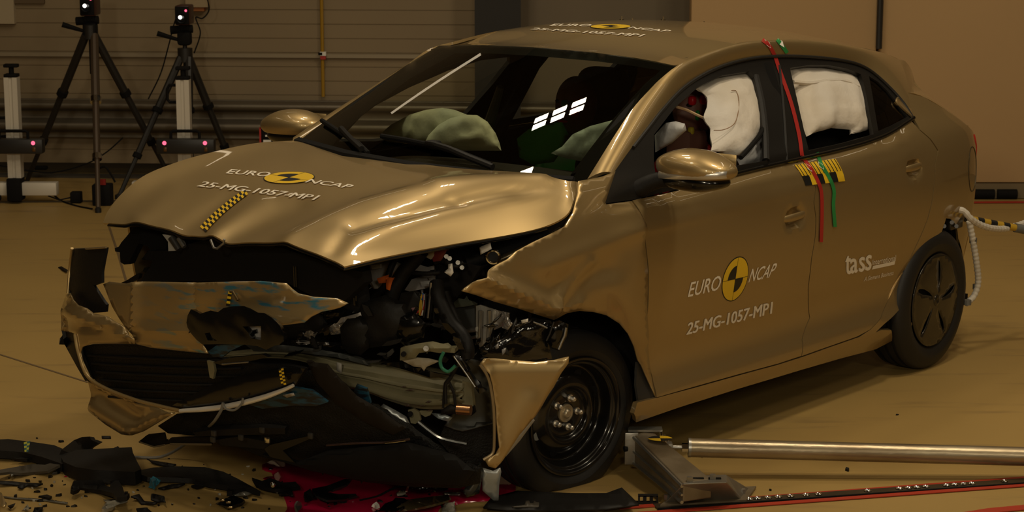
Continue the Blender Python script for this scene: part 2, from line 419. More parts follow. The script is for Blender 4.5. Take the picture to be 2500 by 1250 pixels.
struct(floor_strip('floor_line', [(2340, 1262), (2420, 1249), (2620, 1230)], .05, REDL, .0022))
struct(floor_strip('floor_line', [(2150, 497), (2375, 496), (2700, 494)], .05, mat('far_red_line', (.42, .03, .015), .5), .003, .006))
struct(floor_strip('floor_line', [(-200, 497), (300, 491)], .05, mat('far_dark_line', (.09, .065, .035), .6), .003))
# ============================================================ equipment by the back wall
PALE = mat('pale_anodised', (.66, .61, .52), .45, .15)
def profile_stand(name, label, ub, y0, vt, lab2):
    """aluminium profile post on a cross foot with a black sensor bar, two red lamps and handles"""
    base = atw(ub, 489, Z=0); k = y0 / base[1]
    x = lambda u, v: atw(u, v, Y=y0)
    c = x(ub, 489); c[2] = 0
    t = thing(name, label, 'sensor stand', tuple(c), 0)
    ht = x(ub - 12, vt)[2]; tilt = .0
    w = .092
    prof = [(-w/2, -w/2), (-.012, -w/2), (-.012, -w/2+.012), (.012, -w/2+.012), (.012, -w/2), (w/2, -w/2), (w/2, w/2), (-w/2, w/2)]
    def extr(mb, p0, length, ax):
        V = []
        for s in (0, 1):
            for a, b in prof:
                V.append((p0[0] + a, p0[1] + b, p0[2] + s * length) if ax == 'z' else (p0[0] + s * length, p0[1] + a, p0[2] + b))
        n = len(prof); F = [tuple(range(n))[::-1], tuple(range(n, 2 * n))] + [(i, (i + 1) % n, n + (i + 1) % n, n + i) for i in range(n)]
        return mb.add(V, F)
    extr(MB(), (0, 0, .10), ht - .10, 'z').build('post', PALE, t, smooth=20)
    MB().box((0, 0, ht + .012), (w, w, .024), bev=.005).build('cap', BLACKM, t)
    mb = MB().cyl((0, 0, ht + .02), (0, 0, ht + .07), .018); mb.box((0, 0, ht + .08), (.10, .06, .025), bev=.006); mb.build('top_knob', BLACKM, t)
    mb = MB(); mb.box((.16, 0, .10), (.26, .09, .09), bev=.004); mb.box((-.22, 0, .10), (.32, .09, .09), bev=.004); mb.build('cross_foot', PALE, t)
    MB().box((0, -.02, .10), (.10, .14, .16), bev=.008).build('foot_joint', BLACKM, t)
    MB().box((-.14, -.06, .04), (.08, .08, .05), bev=.02).build('foot_lever', BLACKM, t)
    zb = (x(ub, 337)[2] + x(ub, 368)[2]) / 2
    bar = MB().box((.02, -.08, zb), (.41, .09, .105), bev=.012).build('sensor_bar', mat('sensor_bar_plastic', (.016, .015, .014), .4), t)
    lamp = mat('red_lamp', (.3, .02, .03), .3, emit=((1, .12, .22), 4.0))
    for s in (-.125, .16):
        MB().lathe([(0, .0005), (-.006, .011), (.0, .015)], (s, -.124, zb + .025), None, 16).build('lamp', lamp, bar)
        MB().box((s + .005, -.126, zb - .02), (.022, .008, .03), bev=.003).build('amber_lens', mat('amber', (.12, .05, .008), .3), bar)
    mb = MB().tube([(-.085, -.08, zb + .05), (-.085, -.08, zb + .095), (-.07, -.08, zb + .105), (.10, -.08, zb + .105), (.115, -.08, zb + .095), (.115, -.08, zb + .05)], .011, 8); mb.build('handle', BLACKM, t)
    return t, c, ht, zb
t, c, ht, zb = profile_stand('sensor_stand', 'aluminium post with black sensor bar at the far left edge', 42, 14.0, 188, '')
MB().tube([(-.05, -.02, zb + .19), (-.11, -.02, zb + .19), (-.12, -.02, zb + .17), (-.12, -.02, zb + .06), (-.05, -.02, zb + .06)], .011, 8).build('side_handle', BLACKM, t)
t, c, ht, zb = profile_stand('sensor_stand', 'aluminium post with black sensor bar behind the bonnet, in front of the right tripod', 456, 14.05, 194, '')
MB().tube([(-.04, 0, ht - .04), (-.10, 0, ht - .04), (-.115, 0, ht - .07), (-.115, 0, ht - .14), (-.10, 0, ht - .16), (-.04, 0, ht - .16)], .011, 8).build('side_handle', BLACKM, t)
TRI = mat('tripod_black', (.014, .012, .010), .5)
TRB = mat('tripod_bronze', (.075, .05, .03), .45, .3)
def tripod(label, apex, feet, uc, cam_v, bronze, cams):
    A = atw(*apex[:2], Y=apex[2]); t = thing('camera_tripod', label, 'tripod', (A[0], A[1], 0))
    o = np.array([A[0], A[1], 0])
    for k, (u, v) in enumerate(feet):
        Fp = fl(u, v) - o; T = A - o + np.array([0, 0, -.02]); d = Fp - T
        side = np.array([np.sign(d[0]) * .03 if abs(d[0]) > .06 else 0, -.02, 0])
        P = lambda s: T + side * (1 - s) + d * s
        m = TRB if k == bronze else TRI
        lg = MB().tube([P(.0), P(.36)], .030, 10).build('leg', m, t)
        MB().tube([P(.36), P(.39)], .040, 10).build('leg_clamp', BLACKM if k != bronze else CHROME, lg)
        MB().tube([P(.39), P(.68)], .024, 10).build('leg_tube', m, lg)
        MB().tube([P(.68), P(.71)], .034, 10).build('leg_clamp', BLACKM if k != bronze else CHROME, lg)
        MB().tube([P(.71), P(.985)], .017, 10).build('leg_tube', m, lg)
        MB().lathe([(0, .001), (.0, .022), (.03, .022), (.04, .001)], Fp + np.array([0, 0, .0]), np.array([[1, 0, 0], [0, 0, -1], [0, 1, 0]]), 12).build('foot', RUBBER, lg)
    MB().cyl((0, 0, A[2] - .05), (0, 0, A[2] + .05), .055).build('crown', TRI, t)
    zc = atw(apex[0], cam_v[0], Y=apex[2])[2]; zt = atw(apex[0], cam_v[1], Y=apex[2])[2]
    MB().cyl((0, 0, A[2] - .3), (0, 0, zc - .12), .016).build('centre_column', TRI, t)
    mb = MB().box((0, 0, zc - .10), (.10, .09, .10), bev=.02); mb.cyl((-.10, 0, zc - .04), (.06, 0, zc - .03), .03); mb.box((0, 0, zc - .02), (.075, .08, .03)); h = mb.build('tripod_head', BLACKM, t)
    MB().tube([(-.04, -.02, zc - .11), (-.19, -.05, zc - .06)], [.012, .020], 8).build('pan_handle', BLACKM, h)
    # the camera held on top
    cz = (zc + zt) / 2 + .0; cb = thing('high_speed_camera', cams, 'camera', (A[0], A[1] - .0, cz))
    MB().box((0, .02, .0), (.105, .22, abs(zt - zc) * 1.0), bev=.012).build('body', mat('camera_red_black', (.045, .010, .008), .4), cb)
    MB().box((0, -.09, 0), (.10, .012, abs(zt - zc) * .9), bev=.004).build('front_plate', BLACKM, cb)
    MB().lathe([(0, .0005), (0, .020), (-.025, .036), (-.04, .036), (-.04, .03), (0, .03)], (0, -.10, -.02), None, 24).build('lens', BLACKG, cb)
    MB().lathe([(0, .0005), (-.004, .011), (0, .014)], (-.005, -.142, -.01), None, 16).build('glass_glint', mat('glint_white', (.8, .8, .8), .2, emit=((1, .93, .85), 5.0)), cb)  # glowing white disc put in for the glint on the lens
    MB().lathe([(0, .0005), (-.004, .007), (0, .009)], (.03, -.10, .035), None, 12).build('status_lamp', mat('red_lamp', (.3, .02, .03)), cb)
    return A
A1 = tripod('tall black camera tripod left of the bonnet with one bronze leg', (221, 78, 14.35), [(62, 452), (240, 519), (428, 456)], 0, (38, -22), 1, 'red and black camera on the left tripod')
A2 = tripod('shorter black camera tripod behind the right sensor stand', (452, 134, 14.6), [(288, 486), (462, 486), (585, 450)], 0, (60, 12), -1, 'red and black camera on the right tripod')
def cable(label, pts, r=.006, m=None, name='cable'):
    return tag(MB().tube(pts, r, 8, res=len(pts) * 8).build(name, m or BLACKM), label, 'cable')
cable('thin black cable hanging from the right camera', [atw(438, 22, Y=14.8), atw(424, 62, Y=14.8), atw(412, 110, Y=14.8), atw(392, 180, Y=14.8), atw(362, 242, Y=14.8)], .005)
cable('black cable looping from the wall box to the right tripod', [atw(505, -8, Y=14.85), atw(510, 25, Y=14.85), atw(494, 45, Y=14.85), atw(478, 42, Y=14.85), atw(489, 80, Y=14.85), atw(474, 130, Y=14.85)], .005)
cable('slack black cable sagging across the lower wall', [atw(-40, 396, Y=14.6), atw(60, 415, Y=14.6), atw(130, 421, Y=14.6), atw(215, 398, Y=14.6), atw(262, 370, Y=14.6), atw(300, 336, Y=14.7)], .005)
cable('black cable lying on the floor by the power box', [fl(125, 468, .006), fl(150, 490, .006), fl(190, 503, .006), fl(225, 510, .006)], .006)
b = thing('power_box', 'black power box on the floor beside the tripod foot', 'box', tuple(fl(252, 500)))
MB().box((0, 0, .075), (.13, .12, .15), bev=.01).build('body', BLACKM, b); MB().box((.01, -.055, .17), (.05, .02, .04)).build('switch', mat('red_switch', (.25, .012, .01), .4), b)
MB().tube([(-.04, 0, .15), (-.035, 0, .24), (.02, 0, .27), (.06, 0, .22), (.09, .0, .16)], .007, 8, res=30).build('lead', BLACKM, b)
b = thing('junction_box', 'small black box on the floor behind the floor cable', 'box', tuple(fl(187, 495)))
MB().box((0, 0, .04), (.075, .08, .08), bev=.008).build('body', BLACKM, b); MB().tube([(-.03, 0, .04), (-.12, 0, .02), (-.2, 0, .05)], .005, 8).build('lead', BLACKM, b)
s = thing('equipment_panel', 'black panel with red edge behind the windscreen corner', 'panel', tuple(atw(690, 345, Y=14.2)))
MB().box((.06, .02, .03), (.44, .04, .14), bev=.004).build('board', BLACKM, s)
MB().box((-.158, -.003, .03), (.012, .02, .14)).build('red_edge', REDT, s); MB().box((.06, -.003, .098), (.44, .02, .008)).build('red_edge', REDT, s)
for x, z, w, h in ((-.11, 0, .055, .022), (-.03, .075, .026, .022), (-.115, .04, .015, .012)): MB().box((x, -.005, z), (w, .01, h)).build('white_mark', WHITE, s)
MB().box((0, .06, -.35), (.05, .05, .6)).build('leg', BLACKM, s); MB().box((0, .06, -.64), (.3, .2, .03)).build('foot', BLACKM, s)
o = tag(MB().box(fl(103, 437, .0) + np.array([0, -.02, .09]), (.10, .05, .03), bev=.01).build('wall_clip', BLACKM), 'small black clip on the kerb behind the left tripod', 'clip')
# ============================================================ the crashed car
CAR = thing('car', 'crashed gold hatchback with a crushed front corner standing on the test hall floor', 'car', (OX, OY, 0), YAW)
planf = pchip([-3.56, -3.52, -3.46, -3.36, -3.2, -3.0, -2.7, -2, -1, -.4, 0, .3, .55, .8], [.30, .56, .69, .785, .853, .890, .913, .916, .913, .909, .907, .90, .88, .80])
proff = pchip([.10, .18, .215, .255, .30, .345, .42, .55, .70, .82, .92, .985, 1.04, 1.085, 1.12, 1.16, 1.25, 1.35, 1.45, 1.51, 1.60],
              [-.12, -.070, -.047, -.028, -.026, -.040, -.050, -.030, -.007, .0, -.003, -.010, -.024, -.043, -.060, -.085, -.138, -.200, -.262, -.290, -.36])
ZBELT = pchip([-2.9, -2.664, -2.375, -2.187, -2.043, -1.541, -.97, -.457, -.2], [1.20, 1.165, 1.122, 1.107, 1.100, 1.089, 1.076, 1.063, 1.062])
HND = [(-1.505, .868), (-2.495, .965)]      # door handle positions (X, Z)
def S(X, Z):
    X = np.asarray(X, float); Z = np.asarray(Z, float)
    y = planf(X) + proff(Z)
    y = y - np.clip(Z - 1.08, 0, 1) * .22 * smooth01((-X - 1.9) / 1.3)
    y = y + .016 * np.exp(-((X + 2.75) / .38) ** 2 - ((Z - .80) / .22) ** 2)
    y = y + .012 * np.exp(-((X + .05) / .36) ** 2 - ((Z - .80) / .20) ** 2) * smooth01((X + .7) / .3)
    zr_ = Z - ZBELT(X)
    k_ = smooth01((X + 2.75) / .4) * smooth01((-.25 - X) / .2)
    y = y + k_ * (.020 * (1 - smooth01((zr_ + .034) / .022)) - .008) * (1 - smooth01(zr_ / .03)) + .004 * k_ * np.exp(-((zr_ + .105) / .016) ** 2)
    for hx, hz in HND:
        r = np.sqrt(((X - hx) / .082) ** 2 + ((Z - hz) / .046) ** 2)
        y = y - .030 * (1 - smooth01((r - .45) / .55))
    return y
gS = lambda X, Y, Z: Y - S(X, Z)
def pxS(pts):
    P = hit(pts, gS, 4.5, 13); return P[:, [0, 2]]
def side_panel(name, xz, m, parent, sp=.03, thick=.010, holes=(), off=0., mirror=False, smooth=35):
    V, Fc = cdt(xz, sp, holes); P = np.stack([V[:, 0], S(V[:, 0], V[:, 1]) + off, V[:, 1]], 1)
    if mirror: P[:, 1] *= -1; return shell(name, P, Fc, m, parent, thick, (-1, -9, 1), smooth)
    return shell(name, P, Fc, m, parent, thick, (-1, 9, 1), smooth)
shift = lambda L, dx, dy=0: [(a + dx, b + dy) for a, b in L]
# ---- traced seams
SEAM_F = [(1544, 489), (1563, 518), (1577, 547), (1574, 580), (1580, 626), (1583, 660), (1583, 700), (1580, 770), (1582, 850), (1592, 920), (1603, 970)]
SEAM_B = [(1945, 398), (1985, 445), (1992, 460), (1987, 494), (1992, 534), (1990, 579), (1981, 633), (1973, 705), (1977, 776), (1967, 799), (1958, 830), (1957, 869)]
SILL_T = [(1603, 970), (1700, 944), (1800, 916), (1900, 889), (1957, 871), (2024, 847), (2093, 823)]
SEAM_R = [(2093, 823), (2124, 805), (2151, 776), (2169, 732), (2205, 664), (2236, 602), (2265, 534), (2279, 467), (2283, 400)]
BELT = [(1479, 497), (1544, 488), (1640, 466), (1736, 442), (1808, 424), (1870, 409), (1928, 396), (2024, 374), (2080, 360), (2120, 348), (2168, 329), (2229, 290)]
FTOP = [(1476, 482), (1503, 415), (1544, 358), (1580, 312), (1616, 266), (1669, 211), (1736, 170), (1808, 146), (1880, 136), (1976, 137), (2072, 149), (2120, 168), (2168, 209), (2206, 252), (2229, 290)]
dn = lambda L, d: [(a, b + d) for a, b in L]
def belt_between(x0, x1, dy):
    xs = np.linspace(x0, x1, 9); b = np.array(BELT); return [(x, float(np.interp(x, b[:, 0], b[:, 1])) + dy) for x in xs]
# ---- doors
FD = pxS(shift(SEAM_F, .8) + [(p[0], p[1] - 1.5) for p in SILL_T[1:4]] + shift(SEAM_B[::-1], -.9)[:-1] + belt_between(1943, 1546, 3)[0:8])
RD = pxS(shift(SEAM_B, .9) + [(p[0], p[1] - 1.5) for p in SILL_T[5:]] + shift(SEAM_R, -.9)[1:] + [(2288, 367), (2270, 340), (2245, 318)] + belt_between(2225, 1948, 3))
fdoor = side_panel('front_door', FD, PAINT, CAR, .026)
rdoor = side_panel('rear_door', RD, PAINT, CAR, .026)
# ---- sill
sill = pxS([(1556, 983), (1575, 978)] + dn(SILL_T, 1.8) + [(2137, 812), (2152, 806), (2176, 806), (2178, 832), (2137, 853), (2050, 876), (1960, 902), (1800, 950), (1660, 994), (1553, 1031), (1548, 1010)])
side_panel('sill', sill, PAINT, CAR, .025, .02)
# ---- rear quarter panel: traced front edge and arch, then round the corner to the back
arch = pxS([(2187, 800), (2196, 755), (2209, 690), (2222, 655), (2236, 626), (2256, 600), (2276, 582), (2299, 566)])
ax, az, ar = -2.78, .335, .37
arch2 = [(ax + ar * math.cos(math.radians(a)), az + ar * math.sin(math.radians(a))) for a in range(82, 185, 8)]
arch2 = [(-2.83, .70)] + [(x, z) for x, z in arch2 if x < -2.86]
qf = pxS([(2160, 790), (2137, 812), (2097, 824)] + shift(SEAM_R, .9)[1:] + [(2291, 367), (2273, 340), (2247, 317), (2232, 291)])
roofend = np.array([(-2.62, 1.275), (-2.66, 1.30)])
ftop3 = pxS(FTOP)
QP = [tuple(p) for p in arch[::-1]] + [tuple(p) for p in qf] + [(-2.60, 1.20)]
QP = [tuple(p) for p in qf] + [(-2.60, 1.245), (-2.75, 1.27), (-2.90, 1.24), (-3.05, 1.17), (-3.20, 1.085), (-3.34, 1.03), (-3.44, .97), (-3.50, .88), (-3.53, .75), (-3.53, .58), (-3.50, .42), (-3.46, .30), (-3.25, .27), (-3.14, .30)] + arch2[::-1] + [tuple(p) for p in arch[::-1]][:-1]
quarter = side_panel('rear_quarter_panel', QP, PAINT, CAR, .028)
# ---- front fender (pulled and creased by the crash)
FEN_PX = [(1441, 437), (1470, 431), (1503, 418), (1478, 494), (1480, 499), (1542, 491)] + shift(SEAM_F, -1.2)[1:-1] + [(1600, 966), (1583, 930), (1566, 892), (1557, 880), (1546, 848), (1530, 815), (1510, 790), (1480, 770), (1450, 762), (1415, 759), (1385, 764), (1350, 781), (1312, 769), (1260, 752), (1205, 736), (1160, 720), (1128, 711), (1140, 698), (1146, 684), (1170, 668), (1200, 653), (1240, 633), (1260, 614), (1300, 592), (1340, 573), (1378, 553), (1398, 520), (1410, 470), (1412, 442)]
def segd(V, a, b):
    a = np.array(a, float); b = np.array(b, float); t = np.clip(((V - a) @ (b - a)) / ((b - a) @ (b - a)), 0, 1)
    return np.linalg.norm(V - (a + t[:, None] * (b - a)), axis=1), t
def fen_disp(V, P):
    D = np.zeros_like(P)
    d, t = segd(V, (1150, 672), (1345, 752)); D[:, 1] += .055 * np.exp(-(d / 20) ** 2) * (1 - .4 * t)
    d, t = segd(V, (1345, 752), (1440, 640)); D[:, 1] += .016 * np.exp(-(d / 13) ** 2)
    d, t = segd(V, (1375, 700), (1480, 660)); D[:, 1] -= .014 * np.exp(-(d / 28) ** 2)
    d, t = segd(V, (1390, 752), (1420, 735)); D[:, 1] += .012 * np.exp(-(d / 9) ** 2)
    d, t = segd(V, (1330, 650), (1560, 560)); D[:, 1] += .012 * np.exp(-(d / 24) ** 2)
    d, t = segd(V, (1500, 700), (1560, 820)); D[:, 1] += .010 * np.exp(-(d / 40) ** 2)
    return D
pxpatch('front_fender', FEN_PX, gS, PAINT, CAR, 11, .006, fen_disp)
liner_px = [(1556, 884), (1567, 893), (1606, 968), (1560, 985), (1553, 940)]
pxpatch('mud_flap', liner_px, lambda X, Y, Z: Y - S(X, Z) + .015, DARKG, CAR, 14, .01)
# ---- opposite flank (mirror of the doors, seen through the glass)
xz_right = [(-.55, .28), (-2.35, .26), (-2.50, .5), (-2.62, .66), (-2.8, .72), (-3.0, .66), (-3.1, .5), (-3.16, .29), (-3.46, .30), (-3.53, .6), (-3.5, .88), (-3.34, 1.03), (-3.05, 1.17), (-2.75, 1.27), (-2.6, 1.245)] + [tuple(p) for p in pxS(dn(BELT, 3))[::-1]] + [(-.1, 1.10), (.3, 1.03), (.45, .9), (.42, .62), (.33, .55), (.2, .68), (0, .72), (-.2, .68), (-.36, .5), (-.42, .29)]
side_panel('right_flank', xz_right, PAINT, CAR, .05, .01, mirror=True)
# ---- black window surround with its two openings
ring = list(FTOP) + BELT[::-1][1:]
W_F = [(1598, 392), (1598, 329), (1650, 262), (1707, 212), (1765, 184), (1832, 174), (1846, 190), (1861, 252), (1870, 330), (1872, 392), (1808, 404), (1700, 425), (1602, 425)]
W_R = [(1930, 166), (1976, 159), (2024, 159), (2070, 168), (2103, 181), (2110, 204), (2123, 268), (2134, 328), (2050, 352), (1976, 368), (1958, 290), (1942, 218)]
W_Q = [(2123, 186), (2145, 200), (2168, 222), (2192, 252), (2216, 285), (2180, 305), (2146, 320), (2136, 262)]
for mirror in (False, True):
    side_panel('window_frame', pxS(ring), BLACK if mirror else mat('window_trim', (.011, .010, .009), .42, spec=.35), CAR, .014, .02, [pxS(W_F), pxS(W_R), pxS(W_Q)], off=-.003, mirror=mirror)
    GLS = None
# raised rubber weatherstrip along the belt
bl = hit(dn(BELT[3:], -3), gS); MB().tube(bl + np.array([0, .004, 0]), .009, 8, res=60).build('belt_moulding', BLACKG, CAR)
ftp = hit(shift(FTOP[2:], 1, 2), gS); MB().tube(ftp + np.array([0, .002, 0]), .007, 8, res=80).build('window_seal', RUBBER, CAR)
mb = MB(); P = hit([(1849, 186), (1864, 252), (1873, 330), (1875, 392)], gS); mb.tube(P - np.array([0, .01, 0]), .016, 8, res=30); mb.build('window_channel', RUBBER, CAR)
mb = MB(); P = hit([(1903, 160), (1912, 250), (1918, 330), (1921, 396)], gS); mb.tube(P - np.array([0, .001, 0]), .006, 8, res=30); mb.build('pillar_seal', RUBBER, CAR)
# glass
def glass(name, tint, rough=.0):
    if name in MATS: return MATS[name]
    m = bpy.data.materials.new(name); MATS[name] = m; m.use_nodes = True; nt = m.node_tree; nt.nodes.clear()
    o = nt.nodes.new('ShaderNodeOutputMaterial'); t = nt.nodes.new('ShaderNodeBsdfTransparent'); t.inputs[0].default_value = (*tint, 1)
    g = nt.nodes.new('ShaderNodeBsdfGlossy'); g.inputs['Roughness'].default_value = rough; f = nt.nodes.new('ShaderNodeFresnel'); f.inputs[0].default_value = 1.55
    mx = nt.nodes.new('ShaderNodeMixShader'); nt.links.new(f.outputs[0], mx.inputs[0]); nt.links.new(t.outputs[0], mx.inputs[1]); nt.links.new(g.outputs[0], mx.inputs[2]); nt.links.new(mx.outputs[0], o.inputs[0])
    return m
GW = glass('windscreen_glass', (.88, .92, .80)); GQ = glass('quarter_glass', (.22, .22, .18))
side_panel('quarter_glass', pxS(W_Q), GQ, CAR, .05, 0, off=-.012)
side_panel('quarter_glass', pxS(W_Q), GQ, CAR, .05, 0, off=-.012, mirror=True)
# ---- windscreen
def WX(Y, Z):
    t = np.clip((Z - 1.12) / .43, -.3, 1.1); return -.075 - 2.20 * (Z - 1.14) - .43 * Y ** 2 + .035 * 4 * t * (1 - t)
gW = lambda X, Y, Z: X - WX(Y, Z)
PIL_L = [(1434, 437), (1470, 379), (1500, 331), (1544, 266), (1602, 202), (1652, 161)]
WTOP = [(1652, 161), (1600, 150), (1550, 141), (1450, 128), (1300, 115), (1180, 110), (1072, 111)]
PIL_R = [(1072, 111), (964, 175), (874, 235), (784, 295), (724, 344)]
def pxW(pts): return hit(pts, gW, 4, 12)
ws_px = PIL_L + WTOP[1:] + PIL_R[1:] + [(730, 368), (850, 395), (1000, 425), (1200, 452), (1430, 462)]
pxpatch('windscreen', ws_px, gW, GW, CAR, 22, 0)
# dark printed border
fr_in = [(1396, 437), (1440, 372), (1494, 297), (1545, 237), (1612, 172), (1540, 160), (1450, 149), (1300, 136), (1190, 130), (1110, 130), (1000, 192), (900, 268), (830, 330), (800, 372), (900, 398), (1050, 423), (1200, 440), (1380, 452)]
pxpatch('windscreen_border', ws_px, lambda X, Y, Z: X - WX(Y, Z) + .006, mat('black_print', (.004, .004, .004), .3), CAR, 22, 0, holes=[fr_in])
# ---- A pillars and roof rails: from the glass edge over to the window surround
def rail_curve(X): return None
RLx = [-1.08, -1.35, -1.6, -1.9, -2.2, -2.5, -2.8, -3.0, -3.12]
RLz = pchip(RLx[::-1], [1.512, 1.548, 1.565, 1.556, 1.530, 1.488, 1.440, 1.395, 1.36][::-1])
RLy = pchip(RLx[::-1], [.640, .628, .622, .618, .612, .600, .575, .552, .53][::-1])
n = 70
ft = catmull(hit([(1497, 424)] + FTOP[1:], gS), n)
gp = pxW(PIL_L)
inner = [p for p in gp] + [np.array([x, RLy(x), RLz(x)]) for x in np.linspace(-1.2, -3.0, 14)]
inn = catmull(np.array(inner), n)
rows = []
for t in np.linspace(0, 1, 9):
    b = 4 * t * (1 - t)
    out = np.array([0, .55, .83])
    rows.append(ft * (1 - t) + inn * t + b * .020 * out)
G = np.stack(rows, 1)
for s in (1, -1):
    H_ = G.copy(); H_[..., 1] *= s
    me = MB().grid(H_).mesh('roof_rail'); orient(me, (0, 9 * s, 6)); o = link('roof_rail', me, PAINT, CAR, 40); solidify(o, .012)
# ---- roof
xs = np.concatenate([[-1.0], np.linspace(-1.06, -3.12, 34)]); ys = np.linspace(-1, 1, 41)
crown = pchip([-3.2, -2.8, -2.2, -1.6, -1.3, -1.0], [.045, .05, .055, .046, .040, .034])
wt = pxW(WTOP); wt = wt[np.argsort(wt[:, 1])]
def roof_pt(x, s):
    y = s * float(RLy(x)); c = float(crown(x))
    return np.array([x, y, float(RLz(x)) + c * (1 - abs(s) ** 2.4)])
hdr = np.array([[np.interp(s * .64, wt[:, 1], wt[:, k]) if k != 1 else s * .64 for k in range(3)] for s in ys])
hs = np.concatenate([hdr[20:], hdr[20:][::-1]]);
rowsR = []
for i, x in enumerate(np.linspace(0, 1, 36)):
    row = []
    for j, s in enumerate(ys):
        h = hdr[40 - j] if s < 0 else hdr[j]; h = np.array([h[0], s * .64, h[2]])
        xr = h[0] + (-3.12 - h[0]) * x
        p = roof_pt(min(-1.08, xr), s); p[0] = xr
        k = smooth01(x / .22); p[2] = h[2] * (1 - k) + p[2] * k if x < .22 else p[2]
        row.append(p)
    rowsR.append(row)
RG = np.array(rowsR)
# blend: keep the start tangent rising
me = MB().grid(RG).mesh('roof'); orient(me, (-1.8, 0, 9)); roof = link('roof', me, PAINT, CAR, 60); solidify(roof, .01)
def roofz(x, y):
    d = np.abs(RG[:, 20, 0] - x); i = int(d.argmin()); r = RG[i]; return float(np.interp(y, r[:, 1], r[:, 2]))
gR = None
# ---- tailgate, spoiler and back end (closing the body)
ysb = np.linspace(-1, 1, 21)
def backrow(z, x, w, bul): return [(x - 0 + bul * abs(s) ** 3, w * s, z) for s in ysb]
G = np.array([backrow(1.372, -3.08, .535, .06), backrow(1.335, -3.17, .545, .08), backrow(1.30, -3.16, .57, .08), backrow(1.20, -3.26, .64, .11), backrow(1.09, -3.36, .70, .13), backrow(1.0, -3.45, .72, .13), backrow(.85, -3.52, .72, .12), backrow(.70, -3.56, .72, .10), backrow(.5, -3.56, .70, .08), backrow(.3, -3.48, .68, .05)])
me = MB().grid(G).mesh('tailgate'); orient(me, (-9, 0, 1)); solidify(link('tailgate', me, PAINT, CAR, 40), .01)
# C pillar upper skin between window tip, roof rail end and tailgate
for s in (1, -1):
    G = []
    for t in np.linspace(0, 1, 10):
        a = catmull(np.array([inn[-1], (-3.05, .553, 1.385), (-3.14, .54, 1.335), (-3.13, .575, 1.27), (-3.22, .655, 1.17), (-3.32, .745, 1.06)]), 56)
        b = catmull(np.concatenate([ft[-8:], np.array([[x, float(S(x, z)), z] for x, z in ((-2.60, 1.245), (-2.75, 1.27), (-2.90, 1.24), (-3.05, 1.17), (-3.20, 1.085))])]), 56)
        G.append(a * (1 - t) + b * t + np.array([0, .010, .004]) * (4 * t * (1 - t) * smooth01(np.linspace(0, 4, 56)))[:, None])
    G = np.array(G); G[..., 1] *= s
    me = MB().grid(G).mesh('rear_pillar'); orient(me, (-3, 9 * s, 4)); solidify(link('rear_pillar', me, PAINT, CAR, 50), .008)
# tail lamp
tl = np.array([(-3.30, 1.035), (-3.40, .99), (-3.46, .93), (-3.475, .86), (-3.45, .82), (-3.41, .88), (-3.36, .95), (-3.31, 1.0)])
side_panel('tail_lamp', tl, mat('red_lens', (.35, .008, .006), .12, coat=.5, emit=((1, .04, .03), .12)), CAR, .02, .02, off=.006)
# fuel flap outline
fo = [(-3.18 + .085 * math.cos(a) * 1.0, .885 + .105 * math.sin(a)) for a in np.linspace(0, 2 * math.pi, 40)]
MB().tube([(x, float(S(x, z)) + .0005, z) for x, z in fo], .0022, 6).build('fuel_flap_seam', mat('seam_dark', (.05, .04, .02), .5, .5), CAR)
# ---- inner body: dark shell behind the seams, floor pan, wheel housings
xi = np.array([(-.66, .28), (-.66, .72), (-.50, .76), (-.40, 1.05), (-2.9, 1.10), (-3.3, 1.0), (-3.42, .6), (-3.3, .34), (-3.12, .32), (-3.1, .5), (-2.98, .66), (-2.8, .73), (-2.6, .68), (-2.45, .5), (-2.38, .26)])
for mirror in (False, True): side_panel('inner_body', xi, BLACKM, CAR, .08, .01, off=-.03, mirror=mirror)
MB().box((-2.0, 0, .235), (2.6, 1.60, .05)).build('floor_pan', BLACKM, CAR)
MB().box((-.68, 0, .62), (.04, 1.62, .80)).build('firewall', BLACKM, CAR)
for X0 in (-2.78, -.02):
    for s in (1, -1):
        mb = MB(); prof = [(.60 * s, .0001), (.60 * s, .37), (.855 * s, .37)]
        V = [];
        for a in np.linspace(-.35, math.pi + .35, 24):
            for y, r in prof: V.append((X0 + r * math.cos(a), y, .34 + r * math.sin(a)))
        F = [(k * 3 + i, k * 3 + i + 1, k * 3 + i + 4, k * 3 + i + 3) for k in range(23) for i in range(2)]
        if not (X0 > -1 and s > 0): mb.add(V, F).build('wheel_housing', BLACKM, CAR)

# ============================================================ bonnet (bent up by the crash): columns traced from its right edge to its left edge
cols = [
 ([(716, 343), (620, 350), (500, 376), (420, 400), (350, 430), (300, 470), (264, 514), (251, 544)], -.30, .65),
 ([(740, 346), (650, 362), (540, 395), (455, 430), (385, 470), (330, 512), (296, 547)], -.28, .665),
 ([(800, 362), (700, 385), (590, 425), (500, 470), (430, 520), (385, 558)], -.22, .68),
 ([(890, 379), (790, 408), (690, 445), (600, 490), (520, 540), (468, 573)], -.15, .70),
 ([(1000, 398), (890, 425), (780, 465), (690, 510), (610, 556), (555, 586)], -.10, .71),
 ([(1120, 414), (1000, 436), (880, 480), (780, 524), (690, 568), (640, 592)], -.09, .72),
 ([(1240, 425), (1120, 443), (1000, 469), (900, 505), (800, 548), (730, 578), (692, 597)], -.11, .735),
 ([(1320, 432), (1200, 452), (1080, 476), (970, 512), (880, 548), (800, 585), (757, 614)], -.13, .745),
 ([(1385, 436), (1300, 468), (1180, 495), (1060, 525), (950, 560), (860, 600), (806, 630)], -.15, .75),
 ([(1402, 438), (1392, 478), (1340, 508), (1220, 535), (1090, 566), (960, 600), (870, 627), (826, 640)], -.15, .755),
 ([(1407, 440), (1404, 470), (1390, 516), (1366, 537), (1320, 556), (1250, 572), (1100, 597), (950, 625), (841, 650)], -.14, .76),
]
NR = 64
C3 = []
